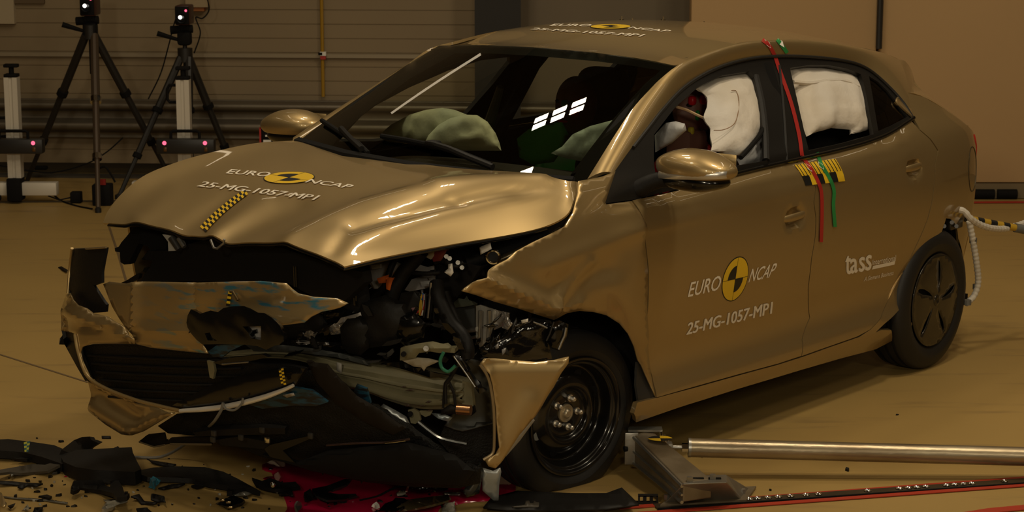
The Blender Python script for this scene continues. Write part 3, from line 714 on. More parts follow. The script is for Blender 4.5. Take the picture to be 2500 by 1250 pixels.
for pts, xa, xb in cols:
    q = catmull(np.array(pts, float), NR); L = np.r_[0, np.cumsum(np.linalg.norm(np.diff(q, axis=0), axis=1))]; s = L / L[-1]
    C3.append(np.array([at(u, v, X=xa + (xb - xa) * k) for (u, v), k in zip(q, s)]))
C3 = np.array(C3)                                   # col, row, 3
# leftmost column keeps close to the flank near the screen
G = np.array([catmull(C3[:, r], 72) for r in range(NR)])          # row, col
def proj_px(P):
    w = np.asarray(P).reshape(-1, 3) @ RC + np.array([OX, OY, -CAMH])
    d = w[:, 1] * cP - w[:, 2] * sP; up = w[:, 1] * sP + w[:, 2] * cP
    return np.stack([1250 + FPX * w[:, 0] / d, 625 - FPX * up / d], 1)
V = proj_px(G); Dz = np.zeros(len(V))
def ridge(a, b, w0, w1, h0, h1):
    global Dz
    d, t = segd(V, a, b); w = w0 + (w1 - w0) * t; Dz = Dz + (h0 + (h1 - h0) * t) * np.exp(-(d / w) ** 2) * smooth01((1.0001 - t) * 6 + (1 if h1 else 0)) * smooth01(t * 5 + (1 if h0 else 0))
ridge((560, 480), (455, 560), 12, 26, -.004, -.012)
ridge((640, 490), (520, 575), 26, 16, .010, .013)
ridge((730, 500), (560, 582), 26, 20, -.010, -.012)
ridge((420, 470), (340, 540), 30, 26, .006, .010)
ridge((860, 548), (1120, 486), 14, 10, -.010, -.012)
ridge((1120, 486), (1390, 446), 10, 8, -.012, -.006)
ridge((1060, 458), (1330, 436), 12, 9, .008, .0)
ridge((760, 380), (1230, 470), 30, 26, .006, .004)
ridge((850, 560), (1000, 505), 10, 6, .0, .0)
ridge((330, 545), (470, 572), 16, 16, .008, .004)
def kink(path, h, w):
    global Dz
    d = np.min(np.stack([segd(V, a, b)[0] for a, b in zip(path[:-1], path[1:])]), 0); Dz = Dz + h * np.exp(-np.sqrt(d * d + 4) / w)
CREASE = [(700, 588), (740, 564), (807, 532), (874, 503), (964, 479), (1053, 456), (1143, 443), (1232, 437), (1330, 434)]
kink(CREASE, .020, 20); kink([(815, 610), (850, 556), (930, 528), (1060, 494), (1200, 466), (1390, 446)], -.016, 16)
G = G.reshape(-1, 3); G[:, 2] += Dz; G = G.reshape(NR, 72, 3)
# smooth a little
for _ in range(1):
    Gs = G.copy(); Gs[1:-1, 1:-1] = (G[1:-1, 1:-1] * 2 + G[:-2, 1:-1] + G[2:, 1:-1] + G[1:-1, :-2] + G[1:-1, 2:]) / 6; G = Gs
HOODG = G
me = MB().grid(G).mesh('bonnet'); orient(me, (.2, 0, 9)); bonnet = link('bonnet', me, PAINT, CAR, 60); solidify(bonnet, .008)
# folded hem on the underside of the front and left edges
hem = np.concatenate([G[-1, 2:], G[::-1, -1][1:50]]); MB().tube(hem + np.array([-.004, -.004, -.010]), .006, 8).build('bonnet_hem', BLACKG, CAR)
# inner bonnet panel
Gi = G[6:-3, 4:-3].copy(); Gi[..., 2] -= .028; me = MB().grid(Gi).mesh('bonnet_inner'); link('bonnet_inner', me, BLACKM, CAR, 60)
# surface lookup on the bonnet for stickers: by sight line
from mathutils.bvhtree import BVHTree
HB = BVHTree.FromPolygons([Vector(p) for p in HOODG.reshape(-1, 3)], [(i * 72 + j, i * 72 + j + 1, i * 72 + 72 + j + 1, i * 72 + 72 + j) for i in range(NR - 1) for j in range(71)])
RB = BVHTree.FromPolygons([Vector(p) for p in RG.reshape(-1, 3)], [(i * 41 + j, i * 41 + j + 1, i * 41 + 42 + j, i * 41 + 41 + j) for i in range(35) for j in range(40)])
def on_bvh(T, uv, off):
    out = []
    for d in cray(uv):
        dv = Vector(d).normalized(); h = T.ray_cast(Vector(O_CAR), dv)
        if h[0] is None:
            h = T.find_nearest(Vector(O_CAR) + dv * 7.5)
        nrm = h[1] if h[1].z > 0 else -h[1]
        out.append(np.array(h[0] + nrm * off))
    return np.array(out)
def on_side(uv, off):
    P = hit(uv, gS); P[:, 1] += off; return P
# ============================================================ surface tree of the outer skin (for tape, stickers)
def bvh_of(objs):
    V = []; F = []
    for o in objs:
        n = len(V); V += [v.co.copy() for v in o.data.vertices]; F += [tuple(i + n for i in p.vertices) for p in o.data.polygons]
    return BVHTree.FromPolygons(V, F)
SKIN = bvh_of([o for o in CAR.children if o.name.split('.')[0] in ('front_door', 'rear_door', 'window_frame', 'roof_rail', 'roof', 'rear_pillar', 'rear_quarter_panel', 'bonnet', 'front_fender')])
def on_skin(uv, off, T=None):
    T = T or SKIN; out = []
    for d in cray(uv):
        dv = Vector(d).normalized(); h = T.ray_cast(Vector(O_CAR), dv)
        if h[0] is None:
            h = T.find_nearest(Vector(O_CAR) + dv * 7.8)
        nrm = h[1] if h[1].dot(dv) < 0 else -h[1]
        out.append(np.array(h[0] + nrm * off))
    return np.array(out)
# ------------------------------------------------------------ lettering and marks
def text2d(s, bold=0., res=3):
    c = bpy.data.curves.new('t', 'FONT'); c.body = s; c.resolution_u = res; c.offset = bold; c.space_character = 1.0
    o = bpy.data.objects.new('t', c); COL.objects.link(o); bpy.context.view_layer.update()
    dg = bpy.context.evaluated_depsgraph_get(); me = bpy.data.meshes.new_from_object(o.evaluated_get(dg))
    bm = bmesh.new(); bm.from_mesh(me); bmesh.ops.triangulate(bm, faces=bm.faces[:]); bmesh.ops.subdivide_edges(bm, edges=bm.edges[:], cuts=2, use_grid_fill=True); bmesh.ops.triangulate(bm, faces=bm.faces[:])
    V = np.array([v.co[:2] for v in bm.verts]); bm.verts.index_update(); F = [tuple(v.index for v in f.verts) for f in bm.faces]
    bm.free(); bpy.data.objects.remove(o); bpy.data.curves.remove(c); bpy.data.meshes.remove(me)
    return V, F
def quadmap(V, q):      # V in unit box -> pixel quad BL, BR, TR, TL
    q = np.array(q, float); a, b = V[:, :1], V[:, 1:2]
    return (1 - a) * (1 - b) * q[0] + a * (1 - b) * q[1] + a * b * q[2] + (1 - a) * b * q[3]
def flat_mesh(name, P, F, m, parent, toward=EYE, t=.0006):
    me = bpy.data.meshes.new(name); me.from_pydata([tuple(map(float, p)) for p in P], [], F); me.update(); orient(me, toward)
    o = link(name, me, m, parent, 60); return o
def letters(name, s, q, surf, parent, bold=0., off=.0016, m=None):
    heavy = bold >= .02; V, F = text2d(s, 0. if heavy else bold)
    if heavy:           # bold: the same glyphs laid side by side a hair apart
        n = len(V); W_, F_ = [], []
        for k, (dx, dy) in enumerate(((-.026, 0), (0, .012), (.026, 0), (0, -.012))): W_.append(V + np.array([dx, dy])); F_ += [tuple(i + n * k for i in f) for f in F]
        V, F = np.concatenate(W_), F_
    lo, hi = V.min(0), V.max(0)
    U_ = quadmap((V - lo) / (hi - lo), q)
    P = np.concatenate([surf(U_[n * k:n * (k + 1)], off + .0005 * k) for k in range(4)]) if heavy else surf(U_, off)
    return flat_mesh(name, P, F, m or LETTER, parent)
LETTER = mat('sticker_letters', (.86, .78, .64), .5)
def disc(name, c, ex, ey, surf, parent, off=.0012):
    c, ex, ey = np.array(c, float), np.array(ex, float), np.array(ey, float)
    def ring(r0, r1, a0, a1, k, o_, mi, mb):
        A = np.linspace(math.radians(a0), math.radians(a1), k); R_ = np.linspace(r0, r1, 5)
        G = np.array([[c + r * (math.cos(a) * ex + math.sin(a) * ey) for r in R_] for a in A])
        P = surf(G.reshape(-1, 2), o_).reshape(len(A), 5, 3); mb.grid(P, mi)
    mb = MB(); ring(.0, .965, 0, 360, 49, off, 0, mb); ring(.955, 1.0, 0, 360, 49, off, 1, mb)
    ring(.0, .60, 90, 180, 13, off + .0009, 1, mb); ring(.0, .60, 270, 360, 13, off + .0009, 1, mb)
    for a, b in ((0, 1), (1, 0)):
        for s in (-1, 1):
            e, n_ = (ex, ey) if a == 0 else (ey, ex)
            L = np.linspace(.0, .97, 12); G = np.array([[c + s * e * l - n_ * .009, c + s * e * l + n_ * .009] for l in L])
            mb.grid(surf(G.reshape(-1, 2), off + .0008).reshape(12, 2, 3), 1)
    me = mb.mesh(name); orient(me, EYE); return link(name, me, [YEL, BLK], parent, 60)
# driver's door
letters('lettering', 'EURO', [(1678, 726), (1755, 708), (1763, 671), (1687, 689)], on_side, fdoor, .008)
letters('lettering', 'NCAP', [(1826, 690), (1884, 676), (1899, 641), (1836, 656)], on_side, fdoor, .008)
letters('lettering', '25-MG-1057-MP1', [(1674, 818), (1883, 766), (1886, 736), (1680, 788)], on_side, fdoor, .02)
disc('round_target', (1794.5, 681), (31.6, -6.9), (8.0, -54.5), on_side, fdoor)
# rear door maker's mark
letters('lettering', 't', [(2062, 671), (2077, 669), (2077, 622), (2063, 624)], on_side, rdoor, .025)
letters('lettering', 'a', [(2074, 669), (2093, 665), (2093, 629), (2074, 632)], on_side, rdoor, .025)
letters('lettering', 's', [(2095, 665), (2110, 662), (2111, 625), (2096, 629)], on_side, rdoor, .025)
letters('lettering', 's', [(2110, 662), (2126, 659), (2128, 620), (2113, 624)], on_side, rdoor, .025)
letters('lettering', 'International', [(2129, 647), (2186, 637), (2187, 622), (2130, 634)], on_side, rdoor, .006)
mb = MB(); q = quadmap(np.array([(i / 10, j) for i in range(11) for j in (0, 1)], float), [(2128, 658), (2183, 646), (2185, 637), (2131, 649)]); mb.grid(on_side(q, .0016).reshape(11, 2, 3)); me = mb.mesh('bar'); orient(me, EYE); link('lettering_bar', me, LETTER, rdoor, 60)
letters('lettering', 'A Siemens Business', [(2108, 687), (2180, 671), (2182, 660), (2111, 676)], on_side, rdoor, .002)
# bonnet
sb = lambda uv, off: on_bvh(HB, uv, off + .002)
letters('lettering', 'EURO', [(551, 425), (652, 433), (667, 423), (565, 415)], sb, bonnet, .012)
letters('lettering', 'NCAP', [(744, 447), (850, 462), (868, 454), (761, 439)], sb, bonnet, .012)
letters('lettering', '25-MG-1057-MP1', [(480, 457), (767, 491), (784, 480), (498, 445)], sb, bonnet, .022)
disc('round_target', (706, 435), (48.7, 7.6), (40, -12.6), sb, bonnet)
# roof
sr = lambda uv, off: on_bvh(RB, uv, off + .002)
letters('lettering', 'EURO', [(1341, 65), (1438, 66), (1449, 61), (1354, 60)], sr, roof, .012)
letters('lettering', 'NCAP', [(1532, 71), (1628, 80), (1642, 76), (1545, 67)], sr, roof, .012)
letters('lettering', '25-MG-1057-MP1', [(1294, 74), (1563, 92), (1577, 86), (1306, 70)], sr, roof, .022)
disc('round_target', (1491, 66), (40, 3.2), (31, -4.6), sr, roof)
def checker_strip(name, path, w, rows, cols, surf, parent, off=.002, m=(YEL, BLK)):
    P = catmull(np.array(path, float), rows + 1); T = np.gradient(P, axis=0); T /= np.linalg.norm(T, axis=1)[:, None]; N_ = np.stack([-T[:, 1], T[:, 0]], 1)
    ww = np.linspace(w[0], w[1], rows + 1)[:, None] if not np.isscalar(w) else np.full((rows + 1, 1), w)
    G = np.stack([P + N_ * ww * (j / cols - .5) for j in range(cols + 1)], 1)
    P3 = surf(G.reshape(-1, 2), off).reshape(rows + 1, cols + 1, 3)
    mb = MB(); mb.v = [tuple(p) for p in P3.reshape(-1, 3)]
    for i in range(rows):
        for j in range(cols):
            a = i * (cols + 1) + j; mb.f.append((a, a + 1, a + cols + 2, a + cols + 1)); mb.mi.append((i + j) % 2)
    me = mb.mesh(name); orient(me, EYE); return link(name, me, list(m), parent, 60)
checker_strip('checked_tape', [(602, 470), (565, 497), (530, 527), (508, 549), (496, 562)], (15, 19), 24, 2, sb, bonnet)
def tape(name, path, w, m, parent, n=40, off=.0025, surf=None):
    P = catmull(np.array(path, float), n); T = np.gradient(P, axis=0); T /= np.linalg.norm(T, axis=1)[:, None]; N_ = np.stack([-T[:, 1], T[:, 0]], 1)
    G = np.stack([P - N_ * w / 2, P, P + N_ * w / 2], 1); P3 = (surf or on_skin)(G.reshape(-1, 2), off).reshape(n, 3, 3)
    me = MB().grid(P3).mesh(name); orient(me, EYE); return link(name, me, m, parent, 60)
tape('red_tape', [(1861, 98), (1876, 110), (1890, 135), (1900, 165), (1930, 250), (1950, 330), (1957, 380)], 9, REDT, CAR, 60)
tape('red_tape', [(1957, 380), (1964, 392), (1979, 412), (1994, 440), (2003, 466), (2005, 520), (2003, 591)], 8.5, REDT, rdoor, 40, .004, on_side)
tape('green_tape', [(1897, 97), (1909, 112), (1921, 129)], 9, GRNT, CAR, 14)
tape('green_tape', [(1993, 372), (2005, 404), (2022, 432), (2034, 463), (2033, 500), (2037, 554)], 8.5, GRNT, rdoor, 40, .004, on_side)
def dia(c, parent, surf, off):
    V = np.array([(c[0] - 7, c[1] - 9), (c[0] + 4, c[1] - 3), (c[0] + 8, c[1] + 11), (c[0] - 3, c[1] + 4)]); flat_mesh('white_marker', surf(V, off), [(0, 1, 2, 3)], WHITE, parent)
dia((1873, 107), CAR, on_skin, .004); dia((1905, 105), CAR, on_skin, .004); dia((1972, 408), rdoor, on_side, .0055); dia((2001, 403), rdoor, on_side, .0055)
# striped yellow and black gauge sticker on the rear door
mb = MB(); n = 24; qd = [(1966, 453), (2062, 442), (2038, 387), (1938, 402)]
U = np.linspace(0, 1, n * 2 + 1); Vv = [0, .15, .3, .46, .6, .8, 1.0]
g = np.array([(u, v) for v in Vv for u in U]); px_ = quadmap(g, qd); px_[:, 0] += 4 * np.sin(g[:, 1] * math.pi); P3 = on_side(px_, .0028); mb.v = [tuple(p) for p in P3]
for j in range(6):
    for i in range(n * 2):
        a = j * len(U) + i; mb.f.append((a, a + 1, a + len(U) + 1, a + len(U)))
        mb.mi.append((0 if (i // 8) % 2 else 1) if j < 3 else (1 if (i % 4) == 2 else 0))
me = mb.mesh('gauge_sticker'); orient(me, EYE); link('gauge_sticker', me, [YEL, BLK], rdoor, 60)
# ------------------------------------------------------------ door handles
for d, (hx, hz) in zip((fdoor, rdoor), HND):
    xs_ = np.linspace(-.098, .098, 15); yb = float(S(hx + .2, hz))
    mb = MB(); V = []
    for k, x in enumerate(xs_):
        s = x / .098; r = .5 + .5 * (1 - abs(s) ** 3); y = float(planf(hx + x) + proff(hz)) + .012 - .016 * abs(s) ** 3
        for a in np.linspace(0, 2 * math.pi, 14, endpoint=False):
            V.append((hx + x, y + .008 * r * math.cos(a), hz + .006 - .010 * s * .3 + .0165 * r * math.sin(a)))
    F = [(i * 14 + k, i * 14 + (k + 1) % 14, (i + 1) * 14 + (k + 1) % 14, (i + 1) * 14 + k) for i in range(14) for k in range(14)] + [tuple(range(14)), tuple(range(14 * 14, 15 * 14))]
    mb.add(V, F).build('door_handle', PAINT, d, 60)
# ------------------------------------------------------------ side mirrors
def superell(c, r, e=(2.4, 2.4), n=28, fn=None):
    V = []; f = lambda x, p: math.copysign(abs(x) ** p, x)
    for i in range(n + 1):
        t = -math.pi / 2 + math.pi * i / n
        for k in range(n * 2):
            a = 2 * math.pi * k / (n * 2)
            p = np.array([f(math.cos(t), 2 / e[0]) * f(math.cos(a), 2 / e[1]), f(math.cos(t), 2 / e[0]) * f(math.sin(a), 2 / e[1]), f(math.sin(t), 2 / e[0])])
            if fn: p = fn(p)
            V.append(np.array(c) + p * np.array(r))
    m_ = n * 2; F = [(i * m_ + k, i * m_ + (k + 1) % m_, (i + 1) * m_ + (k + 1) % m_, (i + 1) * m_ + k) for i in range(n) for k in range(m_)]
    return np.array(V), F
Cm = at(1703, 408, Y=1.055)
for s in (1, -1):
    def fn(p):
        q = p.copy(); k = .78 + .22 * smooth01((p[1] + 1.1) / .9); q[2] = p[2] * (k if p[2] > 0 else 1) * (1.0 - .30 * smooth01((p[1] - .2) / .8)) + .10 * p[1] * -1; q[0] = p[0] * (.85 if p[0] > 0 else .6); return q
    mir = bpy.data.objects.new('side_mirror', None); COL.objects.link(mir); mir.parent = CAR
    V, F = superell((0, 0, 0), (.135, .165, .066), (2.3, 2.2), 22, fn)
    V += Cm; up = V.copy()
    up[:, 2] = np.maximum(up[:, 2], Cm[2] - .034)
    mm = np.array([1, s, 1])
    MB().add(up * mm, F).build('mirror_cap', PAINT, mir, 50)
    V2, F2 = superell((0, 0, 0), (.115, .145, .045), (2.5, 2.3), 18, fn); V2 += Cm + np.array([-.004, -.012, -.044]); MB().add(V2 * mm, F2).build('mirror_base', BLACKG, mir, 50)
    V3 = V[np.abs(V[:, 2] - (Cm[2] - .022)) < 9]; bd = MB()
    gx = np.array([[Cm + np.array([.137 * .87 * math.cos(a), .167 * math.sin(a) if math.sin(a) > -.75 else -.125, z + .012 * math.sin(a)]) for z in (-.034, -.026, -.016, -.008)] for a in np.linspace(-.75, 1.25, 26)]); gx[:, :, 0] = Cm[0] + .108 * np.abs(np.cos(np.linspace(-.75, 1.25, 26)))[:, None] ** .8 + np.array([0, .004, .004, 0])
    bd.grid(gx * mm).build('mirror_highlight', mat('highlight_silver', (.62, .60, .56), .3, .8), mir, 50) if s > 0 else None  # silver band put in for the highlight on the gold cap
    G_ = np.array([[Cm[0] - .088, Cm[1] + y, Cm[2] + z] for y in np.linspace(-.11, .11, 4) for z in np.linspace(-.035, .045, 4)]).reshape(4, 4, 3); MB().grid(G_ * mm).build('mirror_glass', CHROME, mir)
    arm = np.array([(Cm[0] + .09, S(Cm[0] + .09, 1.10) - .02, 1.088), (Cm[0] + .055, .93, Cm[2] - .052), (Cm[0] + .02, 1.03, Cm[2] - .058)]); MB().tube(arm * mm, [.034, .030, .028], 12, res=14).build('mirror_arm', BLACK, mir)
# ------------------------------------------------------------ wheels
RIMB = mat('rim_black', (.010, .009, .008), .22, .2, .5)
HUBC = mat('hubcap_dark_gold', (.032, .026, .017), .25, .4, .5)
def rotz(a, b=0.):
    ca, sa = math.cos(a), math.sin(a); cb, sb_ = math.cos(b), math.sin(b)
    return np.array([[ca, -sa, 0], [sa, ca, 0], [0, 0, 1]]) @ np.array([[1, 0, 0], [0, cb, -sb_], [0, sb_, cb]])
def wheel(name, c, R, rad, wid, parent, hub, flat=0.):
    w = bpy.data.objects.new(name, None); COL.objects.link(w); w.parent = parent; w.location = c
    hw = wid / 2; rr = .213
    prof = [(-hw * .80, rr), (-hw, rr + .03), (-hw * 1.03, rad - .055), (-hw * .92, rad - .018), (-hw * .72, rad - .003)]
    for y in (-.045, 0, .045): prof += [(y - .008, rad), (y - .0075, rad - .008), (y + .0075, rad - .008), (y + .008, rad)]
    prof += [(hw * .72, rad - .003), (hw * .86, rad - .012), (hw * .97, rad - .035), (hw * 1.04, rad - .062), (hw * 1.03, rr + .045), (hw * .96, rr + .018), (hw * .88, rr + .008), (hw * .80, rr)]
    mb = MB().lathe(prof, (0, 0, 0), R, 72)
    V = np.array(mb.v)
    if flat:        # soft tyre: squashed against the floor with a bulging wall
        z0 = -c[2]; k = V[:, 2] < z0 + flat; d = np.clip((z0 + flat * 1.0 - V[:, 2]), 0, None); V[:, 2] = np.maximum(V[:, 2], z0 + .002); V[:, 1] += .25 * d * np.sign(V[:, 1])
    else: V[:, 2] = np.maximum(V[:, 2], -c[2] + .001)
    mb.v = [tuple(p) for p in V]; mb.build('tyre', RUBBER, w, 50)
    # sipes on the shoulder
    if hub == 'cap':
        prof = [(hw * .80, rr + .004), (hw * .98, rr + .003), (hw * 1.00, rr - .004), (hw * .96, rr - .014), (hw * .98, .17), (hw * 1.02, .10), (hw * 1.02, .03), (hw * 1.0, .0005)]
        yf = pchip([0, .03, .10, .17, rr - .014, rr - .004, rr + .003], [hw * 1.0, hw * 1.02, hw * 1.02, hw * .99, hw * .95, hw * .99, hw * .97])
        outer = [((rr + .003) * math.cos(a), (rr + .003) * math.sin(a)) for a in np.linspace(0, 2 * math.pi, 72, endpoint=False)]
        holes = []
        for k in range(5):
            a0 = math.radians(100 + 72 * k); pts = []
            for r, da, wd_ in ((.05, .05, .002), (.09, -.02, .016), (.14, -.08, .026), (.178, -.10, .017), (.185, -.10, .004)):
                pts.append((r, da, wd_))
            L_ = [(r * math.cos(a0 + da) - wd_ * math.sin(a0 + da) * .6, r * math.sin(a0 + da) + wd_ * math.cos(a0 + da) * .6) for r, da, wd_ in pts]
            R_ = [(r * math.cos(a0 + da) + wd_ * math.sin(a0 + da) * .4, r * math.sin(a0 + da) - wd_ * math.cos(a0 + da) * .4) for r, da, wd_ in pts]
            holes.append(L_ + R_[::-1])
        Vh, Fh = cdt(outer, .022, holes); r = np.hypot(Vh[:, 0], Vh[:, 1]); P = np.stack([Vh[:, 0], yf(r), Vh[:, 1]], 1) @ R.T
        me = bpy.data.meshes.new('hubcap'); me.from_pydata([tuple(p) for p in P], [], Fh); orient(me, tuple(R @ np.array([0, 9, 0]))); hc = link('hubcap', me, HUBC, w, 30); solidify(hc, .006)
        MB().lathe([(hw * 1.02, .0005), (hw * 1.08, .014), (hw * 1.04, .026), (hw * 1.0, .028)], (0, 0, 0), R, 24).build('centre_cap', HUBC, hc)
        MB().lathe([(hw * .80, .0005), (hw * .80, .19)], (0, 0, 0), R, 36).build('rim', BLACKM, w)
    else:
        prof = [(hw * .70, rr - .02), (hw * .80, rr + .002), (hw * .97, rr + .014), (hw * 1.03, rr + .010), (hw * 1.0, rr), (hw * .86, rr - .006), (hw * .80, rr - .018), (hw * .45, rr - .022), (hw * .30, rr - .030), (hw * .34, .165), (hw * .52, .140), (hw * .62, .118), (hw * .58, .100), (hw * .42, .088), (hw * .40, .036), (hw * .44, .034), (hw * .44, .0005)]
        pp = catmull(np.array([(a, b, 0) for a, b in prof]), 70)[:, :2]
        pp[:, 1] = np.maximum(pp[:, 1], .0005)
        rim = MB().lathe([tuple(p) for p in pp], (0, 0, 0), R, 72).build('rim', RIMB, w, 50)
        for k in range(5):
            a = math.radians(18 + 72 * k + 20); p = np.array([.058 * math.cos(a), 0, .058 * math.sin(a)])
            mb = MB(); ax = lambda y: (R @ (p + np.array([0, y, 0])))
            mb.tube([ax(hw * .40), ax(hw * .40 + .006)], .0135, 18); mb.tube([ax(hw * .40 + .005), ax(hw * .40 + .026)], .0098, 6); mb.tube([ax(hw * .40 + .026), ax(hw * .40 + .030)], [.0092, .006], 12)
            mb.build('lug_nut', mat('nut_steel', (.74, .70, .62), .32, .75), w, 30)
        MB().lathe([(hw * .42, .036), (hw * .48, .034), (hw * .50, .028), (hw * .47, .020), (hw * .55, .018), (hw * .60, .012), (hw * .60, .0005)], (0, 0, 0), R, 32).build('hub', mat('hub_brass', (.60, .52, .38), .38, .7), w, 40)
        for k in range(8):
            a = math.radians(335 + 45 * k); p = np.array([.152 * math.cos(a), 0, .152 * math.sin(a)])
            Pn = [R @ (p + np.array([.020 * math.cos(b), hw * .43 + .02 * 0, .017 * math.sin(b)])) for b in np.linspace(0, 2 * math.pi, 20, endpoint=False)]
            MB().add(Pn, [tuple(range(20))]).build('vent_hole', mat('vent_grey', (.20, .21, .20), .6) if k == 0 else BLACKM, w, 0)
    return w
wheel('rear_wheel', (-2.775, .805, .327), rotz(0, math.radians(-1)), .327, .205, CAR, 'cap')
wheel('rear_wheel', (-2.775, -.805, .327), rotz(math.pi, 0), .327, .205, CAR, 'cap')
hubp = at(1396, 1008, Y=.755)
wheel('front_wheel', tuple(hubp + np.array([-.010, -.075, -.004])), rotz(math.radians(-9), math.radians(-3)), .316, .205, CAR, 'steel', .05)
wheel('front_wheel', (-.02, -.80, .327), rotz(math.pi, 0), .327, .205, CAR, 'cap')
# ------------------------------------------------------------ wipers
def on_ws(uv, off): P = hit(uv, gW); P[:, 0] += off * .8; P[:, 2] += off * .6; return P
def bar(name, px_, r, m, parent, off, n=8): return MB().tube(on_ws(px_, off), r, n).build(name, m, parent)
wp = bpy.data.objects.new('windscreen_wiper', None); COL.objects.link(wp); wp.parent = CAR
bar('blade', [(938, 338), (1000, 348), (1060, 360), (1120, 374), (1205, 408)], .010, BLACKM, wp, .018)
bar('arm', [(1065, 362), (1110, 376), (1160, 398), (1215, 420)], .013, BLACK, wp, .035)
MB().box(on_ws([(1068, 360)], .032)[0], (.05, .05, .02), bev=.008).build('clip', BLACK, wp)
wp = bpy.data.objects.new('windscreen_wiper', None); COL.objects.link(wp); wp.parent = CAR
bar('blade', [(792, 300), (835, 328), (880, 355), (905, 380)], .010, BLACKM, wp, .018); bar('arm', [(845, 325), (870, 352), (895, 375)], .012, BLACK, wp, .035)
bar('cowl_grille', [(730, 352), (850, 385), (1000, 412), (1200, 436), (1400, 450)], .03, BLACKM, CAR, .0)
# ------------------------------------------------------------ roof fixtures: clear plates held by bolts
AC = glass('acrylic', (.80, .80, .72)); tr = bpy.data.objects.new('camera_mount_plate', None); COL.objects.link(tr); tr.parent = roof
def rp(u, v, x): return at(u, v, X=x)
for (u0, v0, u1, v1, x, th, m) in ((1456, 54, 1560, 55, -2.35, .006, AC), (1508, 58, 1655, 60, -2.30, .010, mat('mount_plate', (.12, .095, .06), .35)), (1657, 63, 1735, 71, -2.30, .010, AC), (1730, 70, 1785, 71, -2.34, .006, mat('mount_plate', (.2, .1, .1)))):
    a, b = rp(u0, v0, x), rp(u1, v1, x); G_ = np.array([[a + np.array([-.06, 0, 0]), a + np.array([.06, 0, 0])], [b + np.array([-.06, 0, 0]), b + np.array([.06, 0, 0])]])
    o = MB().grid(G_).build('plate', m, tr, 0); solidify(o, th)
for u, v0, v1 in ((1518, 40, 54), (1544, 44, 56), (1619, 40, 55), (1719, 52, 66)):
    a, b = rp(u, v1 + 3, -2.29), rp(u, v0, -2.29); mb = MB().cyl(b - np.array([0, 0, .10]), b, .0035, 8); mb.cyl(a + (b - a) * .25, a + (b - a) * .55, .008, 8); mb.tube([a + (b - a) * .5 - np.array([0, .012, 0]), a + (b - a) * .5 + np.array([0, .012, 0])], .004, 6); mb.build('bolt', CHROME, tr)
# ------------------------------------------------------------ towing lug, striped bar and spiral-wrapped cables at the rear arch
mb = MB().box(at(2325, 545, Y=.86), (.12, .05, .05), bev=.006); br = mb.build('bolt_bracket', mat('bracket_dark', (.09, .075, .05), .35, .7), CAR)
for u, v in ((2305, 552), (2324, 543), (2335, 552)): MB().cyl(at(u, v, Y=.88) , at(u, v, Y=.905), .010, 10).build('bolt', CHROME, br)
CONDUIT = mat('white_conduit', (.62, .57, .48), .55)
def conduit(pts, r=.014):
    P = catmull(np.array(pts), 90); s = np.arange(90); rr = r * (1 + .13 * (np.sin(s * 1.55) > 0)); return MB().tube(P, rr, 10).build('wrapped_cable', CONDUIT, CAR)
conduit([at(2342, 512, Y=.92), at(2354, 516, Y=.94), at(2368, 532, Y=.96), at(2390, 547, Y=.97), at(2420, 557, Y=.98), at(2455, 558, Y=.98), at(2510, 542, Y=.98)])
conduit([at(2366, 540, Y=.90), at(2374, 580, Y=.91), at(2384, 640, Y=.92), at(2388, 690, Y=.92), at(2378, 722, Y=.91), at(2358, 742, Y=.90)])
for u, v in ((2376, 587), (2384, 700), (2362, 738)): p = at(u, v, Y=.91); MB().cyl(p - np.array([0, 0, .012]), p + np.array([0, 0, .012]), .018, 10).build('cable_clip', mat('grey_clip', (.13, .13, .12), .5), CAR)
# ============================================================ inside the car
SEAT = mat('seat_cloth', (.022, .019, .016), .8, bump=(60, .1))
DASH = mat('dash_plastic', (.020, .016, .012), .55)
def soft(name, c, r, m, parent, e=(3.2, 3.2), fn=None, n=14, R=None):
    V, F = superell((0, 0, 0), r, e, n, fn)
    if R is not None: V = V @ np.array(R).T
    return MB().add(V + np.array(c), F).build(name, m, parent, 60)
def roty(a): return np.array([[math.cos(a), 0, math.sin(a)], [0, 1, 0], [-math.sin(a), 0, math.cos(a)]])
for y in (.40, -.40):
    s = bpy.data.objects.new('front_seat', None); COL.objects.link(s); s.parent = CAR
    soft('cushion', (-1.45, y, .50), (.27, .25, .10), SEAT, s); soft('backrest', (-1.80, y, .86), (.09, .25, .36), SEAT, s, R=roty(-.28)); soft('headrest', (-1.95, y, 1.27), (.06, .14, .11), SEAT, s, R=roty(-.2))
s = bpy.data.objects.new('rear_seat', None); COL.objects.link(s); s.parent = CAR
soft('cushion', (-2.35, 0, .52), (.26, .64, .10), SEAT, s); soft('backrest', (-2.75, 0, .85), (.09, .62, .34), SEAT, s, R=roty(-.3))
for y in (-.42, .42): soft('headrest', (-2.88, y, 1.22), (.05, .13, .09), SEAT, s)
dash = soft('dashboard', (-.62, 0, .93), (.30, .74, .16), DASH, CAR, (4, 4), n=16)
mb = MB(); a = np.linspace(0, 2 * math.pi, 40); R_ = roty(.45); P = np.stack([0 * a, .175 * np.cos(a), .175 * np.sin(a)], 1) @ R_.T + np.array([-.98, .40, 1.02]); mb.tube(P, .014, 8, cap=False); mb.box((-.97, .40, 1.02), (.05, .30, .05), R_); mb.build('steering_wheel', BLACKM, CAR)
